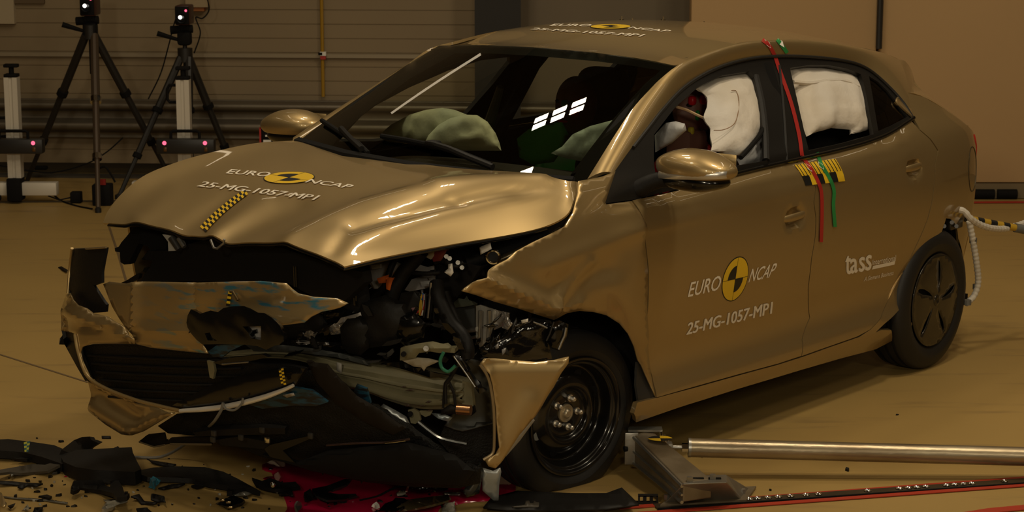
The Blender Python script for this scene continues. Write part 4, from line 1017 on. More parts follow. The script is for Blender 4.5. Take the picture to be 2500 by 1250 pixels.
for s in (1, -1):     # trim of pillars and roof lining
    MB().tube(np.array([(-.36, .70 * s, 1.13), (-.72, .655 * s, 1.33), (-1.12, .59 * s, 1.47), (-1.6, .57 * s, 1.51), (-2.4, .55 * s, 1.46)]), .035, 8, res=24).build('pillar_trim', BLACKM, CAR)
    MB().tube(np.array([(-1.62, .80 * s, 1.05), (-1.68, .71 * s, 1.25), (-1.72, .61 * s, 1.45)]), .05, 8, res=10).build('pillar_trim', BLACKM, CAR)
Gl = RG[4:-3].copy(); Gl[..., 2] -= .045; Gl[..., 1] *= .97; me = MB().grid(Gl).mesh('roof_lining'); link('roof_lining', me, mat('lining', (.035, .028, .022), .9), CAR, 60)
MB().tube([at(1222, 212, X=-1.25), at(1206, 265, X=-1.27), at(1194, 302, X=-1.3)], [.016, .022, .024], 8).build('belt_strap', mat('belt_grey', (.20, .22, .19), .6), CAR)
# ------------------------------------------------------------ deployed airbags
def crumple(P, amp, sc, seed):
    rs = np.random.RandomState(seed); K = rs.normal(size=(7, 3)) * sc; ph = rs.uniform(0, 6.28, 7); A = rs.uniform(.4, 1, 7)
    return sum(a * np.abs(np.sin(P @ k + p)) for a, k, p in zip(A, K, ph)) / 7 * amp
def bag_dome(name, px_out, x, depth, m, seed, parent=CAR, amp=.03, fq=24):
    """inflated cushion: outline seen along sight lines at X=x, blown up towards the glass"""
    V, F = cdt(px_out, 9); c = np.array([at(u, v, X=x) for u, v in V])
    A = np.array(px_out, float); B = np.roll(A, -1, 0)
    d = np.min(np.stack([segd(V, a, b)[0] for a, b in zip(A, B)]), 0); k = np.sqrt(np.clip(1 - (1 - np.clip(d / d.max(), 0, 1)) ** 2, 0, 1))
    view = c - O_CAR; view /= np.linalg.norm(view, axis=1)[:, None]
    off = depth * k - crumple(c, amp, fq, seed) * k
    front = c - view * off[:, None]; back = c + view * (depth * .6 * k)[:, None]
    mb = MB().add(front, F); n = len(mb.v); mb.v += [tuple(p) for p in back]; mb.f += [tuple(i + n for i in f[::-1]) for f in F]; mb.mi += [0] * len(F)
    me = mb.mesh(name); bm = bmesh.new(); bm.from_mesh(me); bmesh.ops.remove_doubles(bm, verts=bm.verts, dist=1e-4); bmesh.ops.recalc_face_normals(bm, faces=bm.faces); bm.to_mesh(me); bm.free()
    return link(name, me, m, parent, 60)
bag_dome('passenger_airbag', [(930, 338), (934, 322), (955, 304), (1000, 280), (1040, 268), (1080, 263), (1110, 268), (1140, 280), (1150, 300), (1140, 350), (1040, 352), (950, 348)], -.72, .10, BAGG, 3, amp=.10)
bag_dome('passenger_airbag', [(1034, 356), (1046, 330), (1070, 305), (1100, 288), (1135, 280), (1165, 281), (1190, 297), (1210, 325), (1220, 350), (1224, 368), (1130, 368)], -.62, .10, BAGG, 5, amp=.10)
DBAG = mat('grey_green_airbag', (.42, .50, .44), .85, bump=(30, .12))
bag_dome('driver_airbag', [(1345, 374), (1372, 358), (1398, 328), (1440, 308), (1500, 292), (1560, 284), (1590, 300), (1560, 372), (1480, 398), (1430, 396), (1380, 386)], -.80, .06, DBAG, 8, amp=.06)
bag_dome('centre_airbag', [(1262, 338), (1290, 316), (1330, 302), (1372, 298), (1388, 328), (1376, 362), (1352, 396), (1300, 402), (1268, 384)], -1.25, .05, mat('green_cloth', (.05, .32, .06), .7), 6, amp=.03)
def curtain(name, outline, off, m, seed, amp=.03, sp=9, amp2=.018):
    V, F = cdt(outline, sp); P = hit(V, lambda X, Y, Z: Y - S(X, Z) + off)
    A = np.array(outline, float); B = np.roll(A, -1, 0); d = np.min(np.stack([segd(V, a, b)[0] for a, b in zip(A, B)]), 0)
    P[:, 1] += .05 * np.clip(d / 45, 0, 1) ** .5 - crumple(P, amp, 14, seed) + crumple(P, amp2, 40, seed + 1)
    me = bpy.data.meshes.new(name); me.from_pydata([tuple(map(float, p)) for p in P], [], F); orient(me, EYE); o = link(name, me, m, CAR, 60); solidify(o, .012); return o
curtain('side_airbag', [(1862, 300), (1870, 318), (1872, 400), (1808, 404), (1800, 380), (1815, 360), (1845, 338)], .10, mat('airbag_grey', (.50, .50, .50), .8, bump=(40, .15)), 4)
curtain('curtain_airbag', [(1705, 214), (1740, 196), (1770, 176), (1832, 168), (1842, 186), (1852, 220), (1861, 252), (1863, 300), (1846, 338), (1826, 360), (1808, 380), (1795, 380), (1736, 368), (1738, 314), (1730, 304), (1718, 285), (1727, 262), (1728, 238)], .055, BAG, 11)
curtain('curtain_airbag', [(1930, 166), (1976, 160), (2024, 163), (2075, 174), (2104, 190), (2115, 223), (2124, 290), (2123, 316), (2100, 325), (2080, 326), (2079, 317), (2034, 313), (2000, 322), (1972, 334), (1962, 300), (1950, 250), (1938, 205)], .05, BAG, 17)
cr = hit([(1936, 200), (1975, 203), (2020, 197), (2060, 197), (2095, 210)], lambda X, Y, Z: Y - S(X, Z) + .02); MB().tube(cr, .010, 6, res=30).build('curtain_roll', BAG, CAR)
seam = hit([(1786, 221), (1797, 222), (1804, 245), (1800, 285), (1790, 305), (1765, 317), (1743, 318)], lambda X, Y, Z: Y - S(X, Z) + .004); MB().tube(seam, .0016, 5, res=30).build('airbag_seam', mat('seam_thread', (.30, .18, .10), .8), CAR)
MB().tube(hit([(1808, 385), (1835, 355), (1858, 325), (1868, 300)], lambda X, Y, Z: Y - S(X, Z) + .012), .010, 8, res=14).build('belt_strap', BLACKM, CAR)
MB().tube(hit([(1652, 261), (1675, 268), (1700, 280), (1720, 289)], lambda X, Y, Z: Y - S(X, Z) + .10), .006, 6, res=16).build('airbag_tether', mat('tether', (.60, .42, .24), .7), CAR)
bag_dome('driver_airbag', [(1598, 330), (1625, 300), (1650, 296), (1672, 302), (1676, 318), (1640, 350), (1600, 372)], -.95, .06, mat('airbag_grey', (.5, .5, .5)), 21)
# ------------------------------------------------------------ crash test dummies (things of their own, seated in the car)
DSK = mat('dummy_skin', (.26, .12, .085), .5); DRED = mat('dummy_red', (.75, .012, .02), .35, coat=.3); DGRN = mat('dummy_green', (.02, .30, .05), .4); DYEL = mat('dummy_yellow', (.70, .55, .03), .5)
def dummy(label, base, shirt):
    w = c2w(base); t = thing('crash_test_dummy', label, 'crash dummy', tuple(w), YAW)
    # one continuous body grown along a skeleton
    J = {'pel': (0, 0, .10), 'wai': (-.05, 0, .25), 'che': (-.10, 0, .45), 'nec': (-.11, 0, .62), 'hea': (-.07, 0, .70), 'hip1': (.05, .09, .08), 'kne1': (.45, .12, .20), 'ank1': (.72, .12, -.16), 'hip2': (.05, -.09, .08), 'kne2': (.45, -.12, .20), 'ank2': (.72, -.12, -.16), 'sho1': (-.10, .19, .53), 'elb1': (.06, .25, .30), 'wri1': (.30, .20, .36), 'sho2': (-.10, -.19, .53), 'elb2': (.06, -.25, .30), 'wri2': (.30, -.20, .36)}
    E_ = [('pel', 'wai'), ('wai', 'che'), ('che', 'nec'), ('nec', 'hea')] + [(a + k, b + k) if a not in ('pel', 'che') else (a, b + k) for k in '12' for a, b in (('pel', 'hip'), ('hip', 'kne'), ('kne', 'ank'), ('che', 'sho'), ('sho', 'elb'), ('elb', 'wri'))]
    rad = {'pel': .13, 'wai': .12, 'che': .15, 'nec': .05, 'hea': .05, 'hip': .09, 'kne': .062, 'ank': .045, 'sho': .065, 'elb': .045, 'wri': .032}
    ks = list(J); me = bpy.data.meshes.new('body'); me.from_pydata([J[k] for k in ks], [(ks.index(a), ks.index(b)) for a, b in E_], []); me.update()
    o = link('body', me, shirt, t, 0); md = o.modifiers.new('skin', 'SKIN'); md.use_smooth_shade = True
    for i, k in enumerate(ks): r = rad[k.rstrip('12')]; me.skin_vertices[0].data[i].radius = (r, r); me.skin_vertices[0].data[i].use_root = (k == 'pel')
    o.modifiers.new('sub', 'SUBSURF').levels = 1; o.modifiers['sub'].render_levels = 2
    def hf(p):
        q = p.copy(); q[0] += .18 * math.exp(-((p[2] + .15) / .16) ** 2 - (p[1] / .22) ** 2) * (p[0] > 0); q[1] *= 1 - .22 * smooth01((-p[2] - .1) / .8); q[0] -= .10 * math.exp(-((p[2] - .12) / .12) ** 2 - ((abs(p[1]) - .38) / .2) ** 2) * (p[0] > 0); return q
    h = soft('head', (-.06, 0, .82), (.105, .082, .128), DSK, t, (2.1, 2.1), hf, 24)
    for s in (1, -1):
        soft('ear', (-.065, .080 * s, .82), (.018, .010, .028), DSK, h, (2, 2), n=8); soft('eye', (.025, .034 * s, .842), (.012, .016, .009), mat('dummy_eye', (.02, .015, .012), .3), h, (2, 2), n=8)
    soft('mouth', (.036, 0, .755), (.010, .028, .006), DRED, h, (2, 2), n=8)
    for s in (1, -1):         # hands: palm, four fingers, thumb
        wv = np.array(J['wri1' if s > 0 else 'wri2']); hd = MB()
        V, F = superell((0, 0, 0), (.048, .020, .040), (2.6, 2.4), 8); hd.add(V + wv + np.array([.05, 0, .01]), F)
        for k in range(4):
            z = .036 - .024 * k; L = (.068, .078, .074, .058)[k]; b = wv + np.array([.09, 0, z]); hd.tube([b, b + np.array([L * .5, -.012 * s, .004]), b + np.array([L * .72, -.034 * s, .0])], [.0095, .009, .007], 7, res=8)
        b = wv + np.array([.04, -.015 * s, .04]); hd.tube([b, b + np.array([.025, -.025 * s, .022]), b + np.array([.05, -.032 * s, .024])], [.012, .010, .008], 7, res=8)
        hd.build('hand', DSK, t)
    for k in (1, -1): MB().box((.80, .12 * k, -.20), (.26, .09, .08), roty(.5), bev=.03).build('shoe', BLACKM, t)
    return t, h
t, h = dummy('brown crash dummy with red, green and yellow face patches in the front side window', (-1.46, .41, .46), DRED)
def patch_head(name, off, r, m, h=h): soft(name, off, r, m, h, (3, 3), n=8)
patch_head('red_patch', (-.03, .074, .865), (.035, .010, .022), DRED); patch_head('red_patch', (.030, .052, .862), (.016, .016, .020), DRED)
patch_head('green_patch', (.01, .066, .80), (.008, .010, .022), DGRN); patch_head('yellow_patch', (.03, .048, .735), (.012, .014, .018), DYEL)
MB().box((-.01, 0, .665), (.15, .14, .16), bev=.04).build('neck_shield', DSK, t)
t2, h2 = dummy('brown crash dummy in a green top behind the windscreen beside the airbags', (-1.54, -.28, .42), DGRN)
patch_head('red_patch', (.02, .055, .80), (.022, .018, .022), DRED, h2); patch_head('green_patch', (.045, .02, .83), (.012, .018, .022), DGRN, h2)
# ============================================================ the crushed front end
def pl(x0, a=0., b=0.): return lambda X, Y, Z: X - (x0 + a * Y + b * (Z - .6))
def FB(Y, Z):           # skin of the front bumper
    return .90 - .10 * (Y + .1) ** 2 - 1.1 * np.clip(-.62 - Y, 0, 2) ** 2 - .22 * np.clip(Z - .70, 0, 1) ** 1.5 - .20 * np.clip(.42 - Z, 0, 1) ** 1.4
gF = lambda X, Y, Z: X - FB(Y, Z)
gFo = lambda o: (lambda X, Y, Z: X - FB(Y, Z) - o)
BPAINT = PAINT
def scraped_mask():
    m = PAINT_S; nt = m.node_tree; b = nt.nodes['Principled BSDF']
    rp = [n for n in nt.nodes if n.type == 'VALTORGB'][0]; rp.color_ramp.elements[0].color = (0, 0, 0, 1); rp.color_ramp.elements[1].color = (1, 1, 1, 1)
    tc = nt.nodes.new('ShaderNodeTexCoord'); sx = nt.nodes.new('ShaderNodeSeparateXYZ'); mr = nt.nodes.new('ShaderNodeMapRange'); mr.inputs[1].default_value = -.30; mr.inputs[2].default_value = .05
    mu = nt.nodes.new('ShaderNodeMath'); mu.operation = 'MULTIPLY'; mx = nt.nodes.new('ShaderNodeMixRGB'); mx.inputs[1].default_value = (.42, .30, .135, 1); rp.color_ramp.elements[0].position = .53; rp.color_ramp.elements[1].position = .63; mx.inputs[2].default_value = (.075, .27, .38, 1)
    nt.links.new(tc.outputs['Object'], sx.inputs[0]); nt.links.new(sx.outputs['Y'], mr.inputs[0]); nt.links.new(mr.outputs[0], mu.inputs[0]); nt.links.new(rp.outputs[0], mu.inputs[1]); nt.links.new(mu.outputs[0], mx.inputs[0]); nt.links.new(mx.outputs[0], b.inputs['Base Color'])
scraped_mask()
SKINB = mat('skin_back', (.075, .078, .070), .45, .3, var=(6, .2, (.05, .055, .055)))
BEAM = mat('beam_green_grey', (.20, .18, .10), .5, .2, var=(5, .12, (.15, .135, .075)), scale=(1, 1, 3))
BROWNG = mat('brown_plastic', (.013, .010, .007), .65, spec=.15)
CAST = mat('cast_aluminium', (.48, .46, .44), .5, .5, bump=(30, .15))
FOIL = mat('crumpled_foil', (.52, .50, .48), .22, .8, bump=(55, .5))
ORANGE = mat('orange_sleeve', (.62, .12, .012), .5)
REDP = mat('dark_red_part', (.15, .02, .018), .45)
CREAM = mat('cream_plate', (.30, .26, .18), .6)
GLOSSP = mat('gloss_black_torn', (.008, .0075, .007), .13, 0, .8, bump=(16, .35))
MESHM = mat('grille_mesh', (.005, .0046, .004), .55, bump=(150, .3), spec=.25)
def piece(name, px_, g, m, th=.008, bulge=0., amp=0., sp=12, parent=CAR, seed=1, smooth=35, holes=()):
    A = np.array(px_, float); B = np.roll(A, -1, 0)
    def disp(V, P):
        d = np.min(np.stack([segd(V, a, b)[0] for a, b in zip(A, B)]), 0); k = np.clip(d / max(1, d.max()), 0, 1)
        v = O_CAR - P; v /= np.linalg.norm(v, axis=1)[:, None]
        o = bulge * np.sqrt(np.clip(1 - (1 - k) ** 2, 0, 1))
        if amp: o = o + crumple(P, amp, 22, seed) - amp / 2
        return v * o[:, None]
    return pxpatch(name, px_, g, m, parent, sp, th, disp, holes, smooth)
# ---- bumper skin, corner and chin
def skin_disp(V, P):
    D = np.zeros_like(P); x = V[:, 0]
    D[:, 0] += .020 * np.exp(-((x - 331) / 10) ** 2) * (V[:, 1] < 790) - .05 * np.clip((331 - x) / 100, 0, 1) * np.clip((830 - V[:, 1]) / 130, 0, 1)
    d, t = segd(V, (472, 690), (468, 790)); D[:, 0] -= .010 * np.exp(-(d / 4) ** 2)
    d, t = segd(V, (470, 765), (800, 735)); D[:, 0] -= .012 * np.exp(-(d / 26) ** 2)
    D[:, 0] -= .05 * np.clip((x - 640) / 190, 0, 1) ** 2
    d, t = segd(V, (330, 800), (520, 815)); D[:, 0] += .012 * np.exp(-(d / 12) ** 2)
    return D
SK = [(225, 699), (243, 692), (297, 694), (331, 687), (480, 690), (635, 686), (696, 692), (708, 706), (720, 719), (750, 728), (797, 733), (823, 746), (806, 756), (792, 760), (770, 764), (750, 775), (736, 789), (687, 795), (640, 800), (560, 815), (494, 842), (508, 863), (454, 858), (369, 849), (333, 840), (322, 816), (300, 795), (262, 750)]
bumper = pxpatch('bumper_skin', SK, gF, PAINT_S, CAR, 11, .005, skin_disp)
COR = [(149, 807), (150, 780), (154, 744), (160, 720), (170, 716), (178, 732), (190, 744), (212, 752), (230, 764), (262, 772), (300, 795), (322, 816), (335, 826), (333, 840), (257, 839), (222, 840), (201, 847), (196, 860), (200, 880), (222, 925), (252, 946), (330, 977), (322, 984), (240, 952), (206, 915), (184, 850), (180, 814)]
def cor_disp(V, P):
    D = np.zeros_like(P); d, t = segd(V, (165, 760), (330, 822)); D[:, 0] += .02 * np.exp(-(d / 14) ** 2)
    d, t = segd(V, (200, 800), (330, 805)); D[:, 0] -= .012 * np.exp(-(d / 8) ** 2); return D
pxpatch('bumper_corner', COR, gFo(.004), PAINT, CAR, 9, .005, cor_disp)
piece('corner_vent', [(150, 806), (180, 812), (188, 850), (205, 900), (218, 930), (208, 930), (190, 900), (157, 840)], gFo(-.006), BLACK, .02)
CHIN = [(214, 928), (228, 938), (252, 952), (330, 984), (385, 996), (432, 1008), (385, 1035), (355, 1052), (330, 1061), (300, 1060), (262, 1037), (224, 1003)]
def chin_disp(V, P):
    D = np.zeros_like(P); d, t = segd(V, (225, 995), (318, 1052)); D[:, 0] += .018 * np.exp(-(d / 16) ** 2); d, t = segd(V, (330, 1045), (420, 1008)); D[:, 0] += .02 * np.exp(-(d / 14) ** 2)
    d, t = segd(V, (240, 960), (330, 1020)); D[:, 0] -= .02 * np.exp(-(d / 20) ** 2); return D
pxpatch('bumper_chin', CHIN, lambda X, Y, Z: X - FB(Y, Z) + .02 - .9 * np.clip(.30 - Z, 0, 1) * 0, PAINT, CAR, 9, .005, chin_disp)
piece('headlamp_bay_panel', [(176, 608), (215, 606), (259, 604), (252, 640), (248, 663), (248, 690), (228, 697), (252, 735), (259, 744), (257, 762), (228, 764), (206, 752), (190, 744), (178, 730), (167, 715), (169, 690)], gFo(-.03), BLACK, .012)
MB().tube(hit([(176, 606), (171, 650), (168, 690), (166, 716)], gFo(-.022)), .006, 8, res=16).build('bay_edge', PAINT, CAR); MB().tube(hit([(176, 608), (216, 607), (259, 604)], gFo(-.026)), .004, 6).build('bay_edge', EDGE, CAR)
# ---- lower grille, light bar and trim
GR = [(200, 847), (222, 841), (257, 840), (333, 841), (369, 850), (454, 859), (508, 864), (560, 880), (640, 890), (700, 890), (745, 900), (716, 942), (640, 972), (560, 992), (440, 1003), (330, 976), (252, 946), (218, 915), (200, 880)]
gl = piece('lower_grille', GR, gFo(-.030), MESHM, .02)
for k in range(6):
    v = 868 + 20 * k; a = hit([(215 + 10 * k, v), (330, v + 6), (480, v + 12), (600 - 10 * k, v + 12)], gFo(-.024)); MB().tube(a, .005, 6, res=24).build('grille_slat', BLACK, gl)
piece('light_bar', [(462, 968), (520, 938), (600, 912), (690, 896), (745, 900), (722, 938), (640, 966), (560, 986), (455, 999), (420, 990)], gFo(.002), BLACKG, .03, .02)
piece('grille_blade', [(520, 885), (560, 874), (640, 865), (655, 872), (600, 884), (545, 893)], gFo(.01), BLACKG, .02)
MB().tube(hit([(542, 889), (575, 886), (606, 884)], gFo(.014)), .003, 6).build('blade_edge', STEEL, CAR)
piece('grille_bracket', [(505, 880), (520, 884), (524, 905), (520, 925), (512, 922)], gFo(-.01), BEAM, .01)
tp = hit([(440, 1003), (500, 999), (560, 991), (640, 971), (690, 953), (716, 941)], gFo(.012)); tr2 = MB().tube(tp, [.007, .009, .010, .010, .009, .006], 10, res=50).build('chrome_trim', mat('satin_trim', (.78, .75, .68), .35, .4), CAR)
tp = hit([(183, 816), (190, 856), (212, 915), (252, 945), (330, 976), (392, 992), (440, 1003)], gFo(.008)); MB().tube(tp, .007, 10, res=60).build('lower_trim', PAINT, CAR)
checker_strip('checked_tape', [(686, 900), (689, 920), (693, 940)], 12, 9, 2, lambda uv, off: hit(uv, gFo(.034)), CAR)
checker_strip('checked_tape', [(562, 712), (559, 730), (556, 747)], 9, 6, 1, lambda uv, off: hit(uv, gFo(.006)), bumper)
MB().tube(hit([(562, 712), (569, 713), (577, 726), (581, 733)], gFo(.012)), .005, 8).build('tow_loop', mat('bronze_loop', (.12, .08, .03), .4, .6), bumper)
# ---- broken black assembly hanging in front of the skin
NA = [(466, 755), (478, 760), (489, 766), (514, 758), (532, 762), (545, 752), (565, 748), (595, 747), (612, 753), (629, 763), (645, 764), (663, 775), (676, 787), (683, 795), (693, 813), (692, 831), (682, 842), (670, 844), (650, 854), (629, 845), (594, 841), (537, 840), (494, 841), (480, 830), (468, 816), (458, 800), (455, 788), (458, 770)]
h1 = [(592, 797), (637, 796), (637, 830), (612, 826), (606, 812)]; h2 = [(500, 814), (512, 812), (518, 824), (530, 832), (507, 831)]
piece('radar_housing', NA, gFo(.075), BLACKG, .025, .006, .02, 7, holes=[h1, h2], seed=3)
piece('silver_plate', [(585, 790), (640, 790), (645, 835), (600, 832)], gFo(.052), CAST, .006, 0, .02); piece('bracket_plate', [(496, 808), (535, 808), (535, 836), (500, 836)], gFo(.050), BEAM, .006)
MB().tube(hit([(600, 818), (615, 812), (630, 808)], gFo(.05)), .008, 8).build('hose', BLACKG, CAR)
piece('torn_trim', [(508, 858), (530, 842), (598, 840), (560, 858), (545, 870), (520, 872)], gFo(.05), mat('blue_scuffed_black', (.010, .012, .014), .3, var=(14, .06, (.012, .06, .10)), scale=(1, 1, 4)), .01, 0, .02)
# rest of the torn front: black clutter to the right of the skin
g2 = pl(.72, -.35)
for i, (p, m, b) in enumerate([
    ([(690, 795), (740, 786), (748, 770), (760, 760), (778, 758), (790, 768), (800, 790), (790, 812), (760, 825), (735, 830), (700, 826)], BLACK, .02),
    ([(738, 820), (748, 796), (758, 794), (775, 812), (766, 828)], FOIL, .01),
    ([(800, 800), (815, 790), (842, 785), (862, 790), (856, 812), (832, 815), (808, 818)], FOIL, .01),
    ([(822, 790), (832, 776), (870, 766), (880, 762), (884, 776), (860, 786)], CAST, .01),
    ([(780, 765), (830, 752), (880, 750), (890, 764), (830, 780), (796, 790)], BLACKG, .02),
    ([(700, 828), (760, 834), (830, 836), (860, 850), (800, 858), (720, 850)], BLACKG, .01),
    ([(722, 836), (756, 834), (764, 838), (740, 843)], CAST, .003),
    ([(830, 800), (850, 775), (880, 770), (905, 790), (900, 850), (880, 868), (850, 862), (834, 840)], BLACK, .03),
    ([(850, 655), (888, 655), (898, 690), (905, 740), (870, 770), (830, 745), (815, 690), (840, 655)], BLACKM, .02),
    ([(880, 740), (940, 720), (990, 740), (1000, 790), (970, 840), (900, 850), (870, 800)], BLACK, .04),
    ([(960, 770), (1010, 760), (1040, 790), (1035, 825), (985, 842), (955, 820)], BLACKG, .03),
    ([(600, 842), (640, 846), (690, 842), (760, 850), (830, 862), (890, 880), (900, 892), (820, 872), (740, 862), (620, 858)], SKINB, .005),
]): piece('broken_trim', p, (lambda o: (lambda X, Y, Z: X - (.70 - .38 * np.clip(Y, 0, 2) + o)))(.008 * (i % 4)), m, .02, b, .02, 10, seed=20 + i)
for (u, v) in ((845, 712), (732, 650), (866, 660)):
    pass
for a, b in (((795, 660), (807, 760)), ((866, 655), (868, 745)), ((720, 650), (722, 700))): MB().tube([hit([a], g2)[0], hit([b], g2)[0]], .006, 8).build('stay', BLACKG, CAR)
# ---- radiator package: a dark box with a slatted face, and slam panel
R0 = at(360, 625, X=.50); R1 = at(840, 690, X=.50)
mb = MB().box((.46, -.24, .66), (.10, .80, .50), bev=.01); rad_ = mb.build('radiator', BLACKM, CAR)
piece('slam_panel', [(352, 626), (366, 612), (410, 612), (480, 590), (560, 588), (690, 606), (840, 655), (884, 664), (890, 690), (840, 735), (760, 722), (700, 690), (480, 688), (345, 686), (352, 670), (366, 652), (372, 636), (355, 634)], pl(.62), BLACK, .04)
piece('engine_bay_backing', [(690, 600), (840, 650), (1100, 600), (1310, 560), (1290, 640), (1290, 800), (1215, 900), (1190, 1120), (1050, 1150), (700, 1110), (640, 900), (700, 700)], lambda X, Y, Z: X - (.02 - .10 * np.clip(Y, -1, 1)), BLACKM, .02, sp=40)
# headlamp carrier arms on the far side
gA = pl(.56)
piece('headlamp_carrier', [(334, 553), (350, 558), (372, 560), (406, 570), (409, 586), (405, 608), (388, 612), (366, 612), (362, 602), (352, 598), (338, 595), (325, 620), (314, 644), (303, 646), (294, 640), (292, 616), (281, 614), (280, 606), (290, 602), (296, 592), (310, 576), (318, 566), (325, 556)], gA, BLACKM, .03, 0, .015, 7)
piece('headlamp_carrier', [(346, 632), (362, 612), (400, 612), (400, 636), (348, 634)], gA, BLACKM, .03); piece('carrier_clip', [(348, 662), (352, 653), (362, 655), (372, 648), (378, 655), (356, 667)], gA, BLACKG, .02)
piece('carrier_blade', [(290, 693), (310, 684), (335, 668), (341, 670), (338, 680), (318, 691), (300, 694)], gA, BLACK, .015)
piece('white_reservoir', [(396, 572), (420, 576), (432, 612), (411, 613), (410, 590)], pl(.64), mat('off_white_plastic', (.45, .43, .38), .5), .05)
MB().tube([at(420, 580, X=.655), at(438, 610, X=.655)], [.016, .013], 12).build('damper', DARKG, CAR); MB().tube([at(436, 582, X=.66), at(450, 603, X=.66)], .009, 10).build('damper_rod', STEEL, CAR)
MB().tube([at(514, 585, X=.74), at(522, 605, X=.74), at(530, 607, X=.74), at(546, 594, X=.74), at(548, 584, X=.74)], .0045, 8).build('bonnet_striker', STEEL, CAR)
# ---- bumper beam, bent back on the struck side: lofted with two ribs
top = [(508, 866), (600, 858), (700, 858), (812, 876), (946, 892), (1040, 905), (1103, 924), (1134, 932)]
bot = [(520, 880), (620, 876), (720, 878), (792, 898), (834, 945), (902, 966), (951, 986), (1013, 1004), (1081, 1004), (1136, 986)]
n = 60; T_ = catmull(np.array(top, float), n); B_ = catmull(np.array(bot, float), n); rows = []
for t, dep in zip(np.linspace(0, 1, 25), np.interp(np.linspace(0, 1, 25), [0, .06, .12, .26, .34, .42, .46, .54, .62, .78, .86, .94, 1], [-.05, 0, .0, .008, .028, .028, .006, .006, .028, .028, .008, 0, -.05])):
    Q = T_ * (1 - t) + B_ * t; P = hit(Q, lambda X, Y, Z: X - (.66 - .05 * np.clip(Y, -1, 0) - .42 * np.clip(Y, 0, 2) ** 1.3)); P[:, 0] += dep; rows.append(P)
me = MB().grid(np.array(rows)).mesh('bumper_beam'); orient(me, EYE); solidify(link('bumper_beam', me, BEAM, CAR, 30), .006)
gB = lambda o: (lambda X, Y, Z: X - (.66 - .42 * np.clip(Y, 0, 2) ** 1.3 + o))
def smear(px_): piece('rust_streak', px_, gB(.034), mat('dried_fluid', (.045, .022, .014), .6), .0008, sp=8)
for (u, v, w, h) in ((1000, 952, 24, 4), (985, 944, 14, 3), (1046, 981, 16, 5), (995, 990, 14, 6), (1030, 990, 22, 3), (1080, 976, 16, 3), (1048, 1002, 18, 3)): smear([(u - w / 2, v + h * .4), (u, v - h / 2), (u + w / 2, v - h * .2), (u + w * .1, v + h / 2)])
piece('beam_end', [(1128, 930), (1150, 935), (1156, 995), (1145, 1012), (1128, 1004)], gB(.0), BEAM, .03); piece('beam_end', [(1138, 1000), (1156, 992), (1160, 1008), (1150, 1016)], gB(.01), BLACKM, .02)
cb_ = piece('beam_bracket', [(976, 880), (978, 850), (990, 845), (1023, 838), (1050, 834), (1088, 840), (1111, 851), (1110, 862), (1088, 860), (1073, 862), (1050, 858), (1023, 862), (1014, 874), (983, 880)], gB(.10), BEAM, .05, .01)
for u, v, r, m in ((1041, 850, .010, STEEL), (986, 864, .009, BLACKM)): p = hit([(u, v)], gB(.118))[0]; MB().cyl(p, p + np.array([.012, .009, .002]), r, 8 if m is STEEL else 16).build('bolt', m, cb_)
piece('torn_plate', [(981, 880), (1014, 873), (1046, 875), (1073, 882), (1041, 896), (1035, 906), (1028, 897), (1010, 895)], gB(.09), CREAM, .006, 0, .01)
piece('torn_plate', [(930, 888), (985, 882), (1030, 898), (1060, 910), (1105, 918), (1050, 922), (985, 902)], gB(.06), BLACKG, .01, .01, .02)
piece('beam_tab', [(996, 1001), (1010, 998), (1023, 1006), (1027, 1026), (1014, 1035), (1003, 1033)], gB(.03), BEAM, .012); p = hit([(1002, 1010)], gB(.04))[0]; MB().cyl(p, p + np.array([.008, .006, .0]), .009).build('bolt_hole', BLACKM, CAR)
piece('beam_tab', [(1024, 1003), (1055, 1004), (1050, 1014), (1038, 1018), (1028, 1012)], gB(.02), BEAM, .012)
piece('beam_label', [(822, 884), (834, 888), (834, 912), (822, 905)], gB(.036), mat('grey_label', (.30, .28, .24), .6), .001)
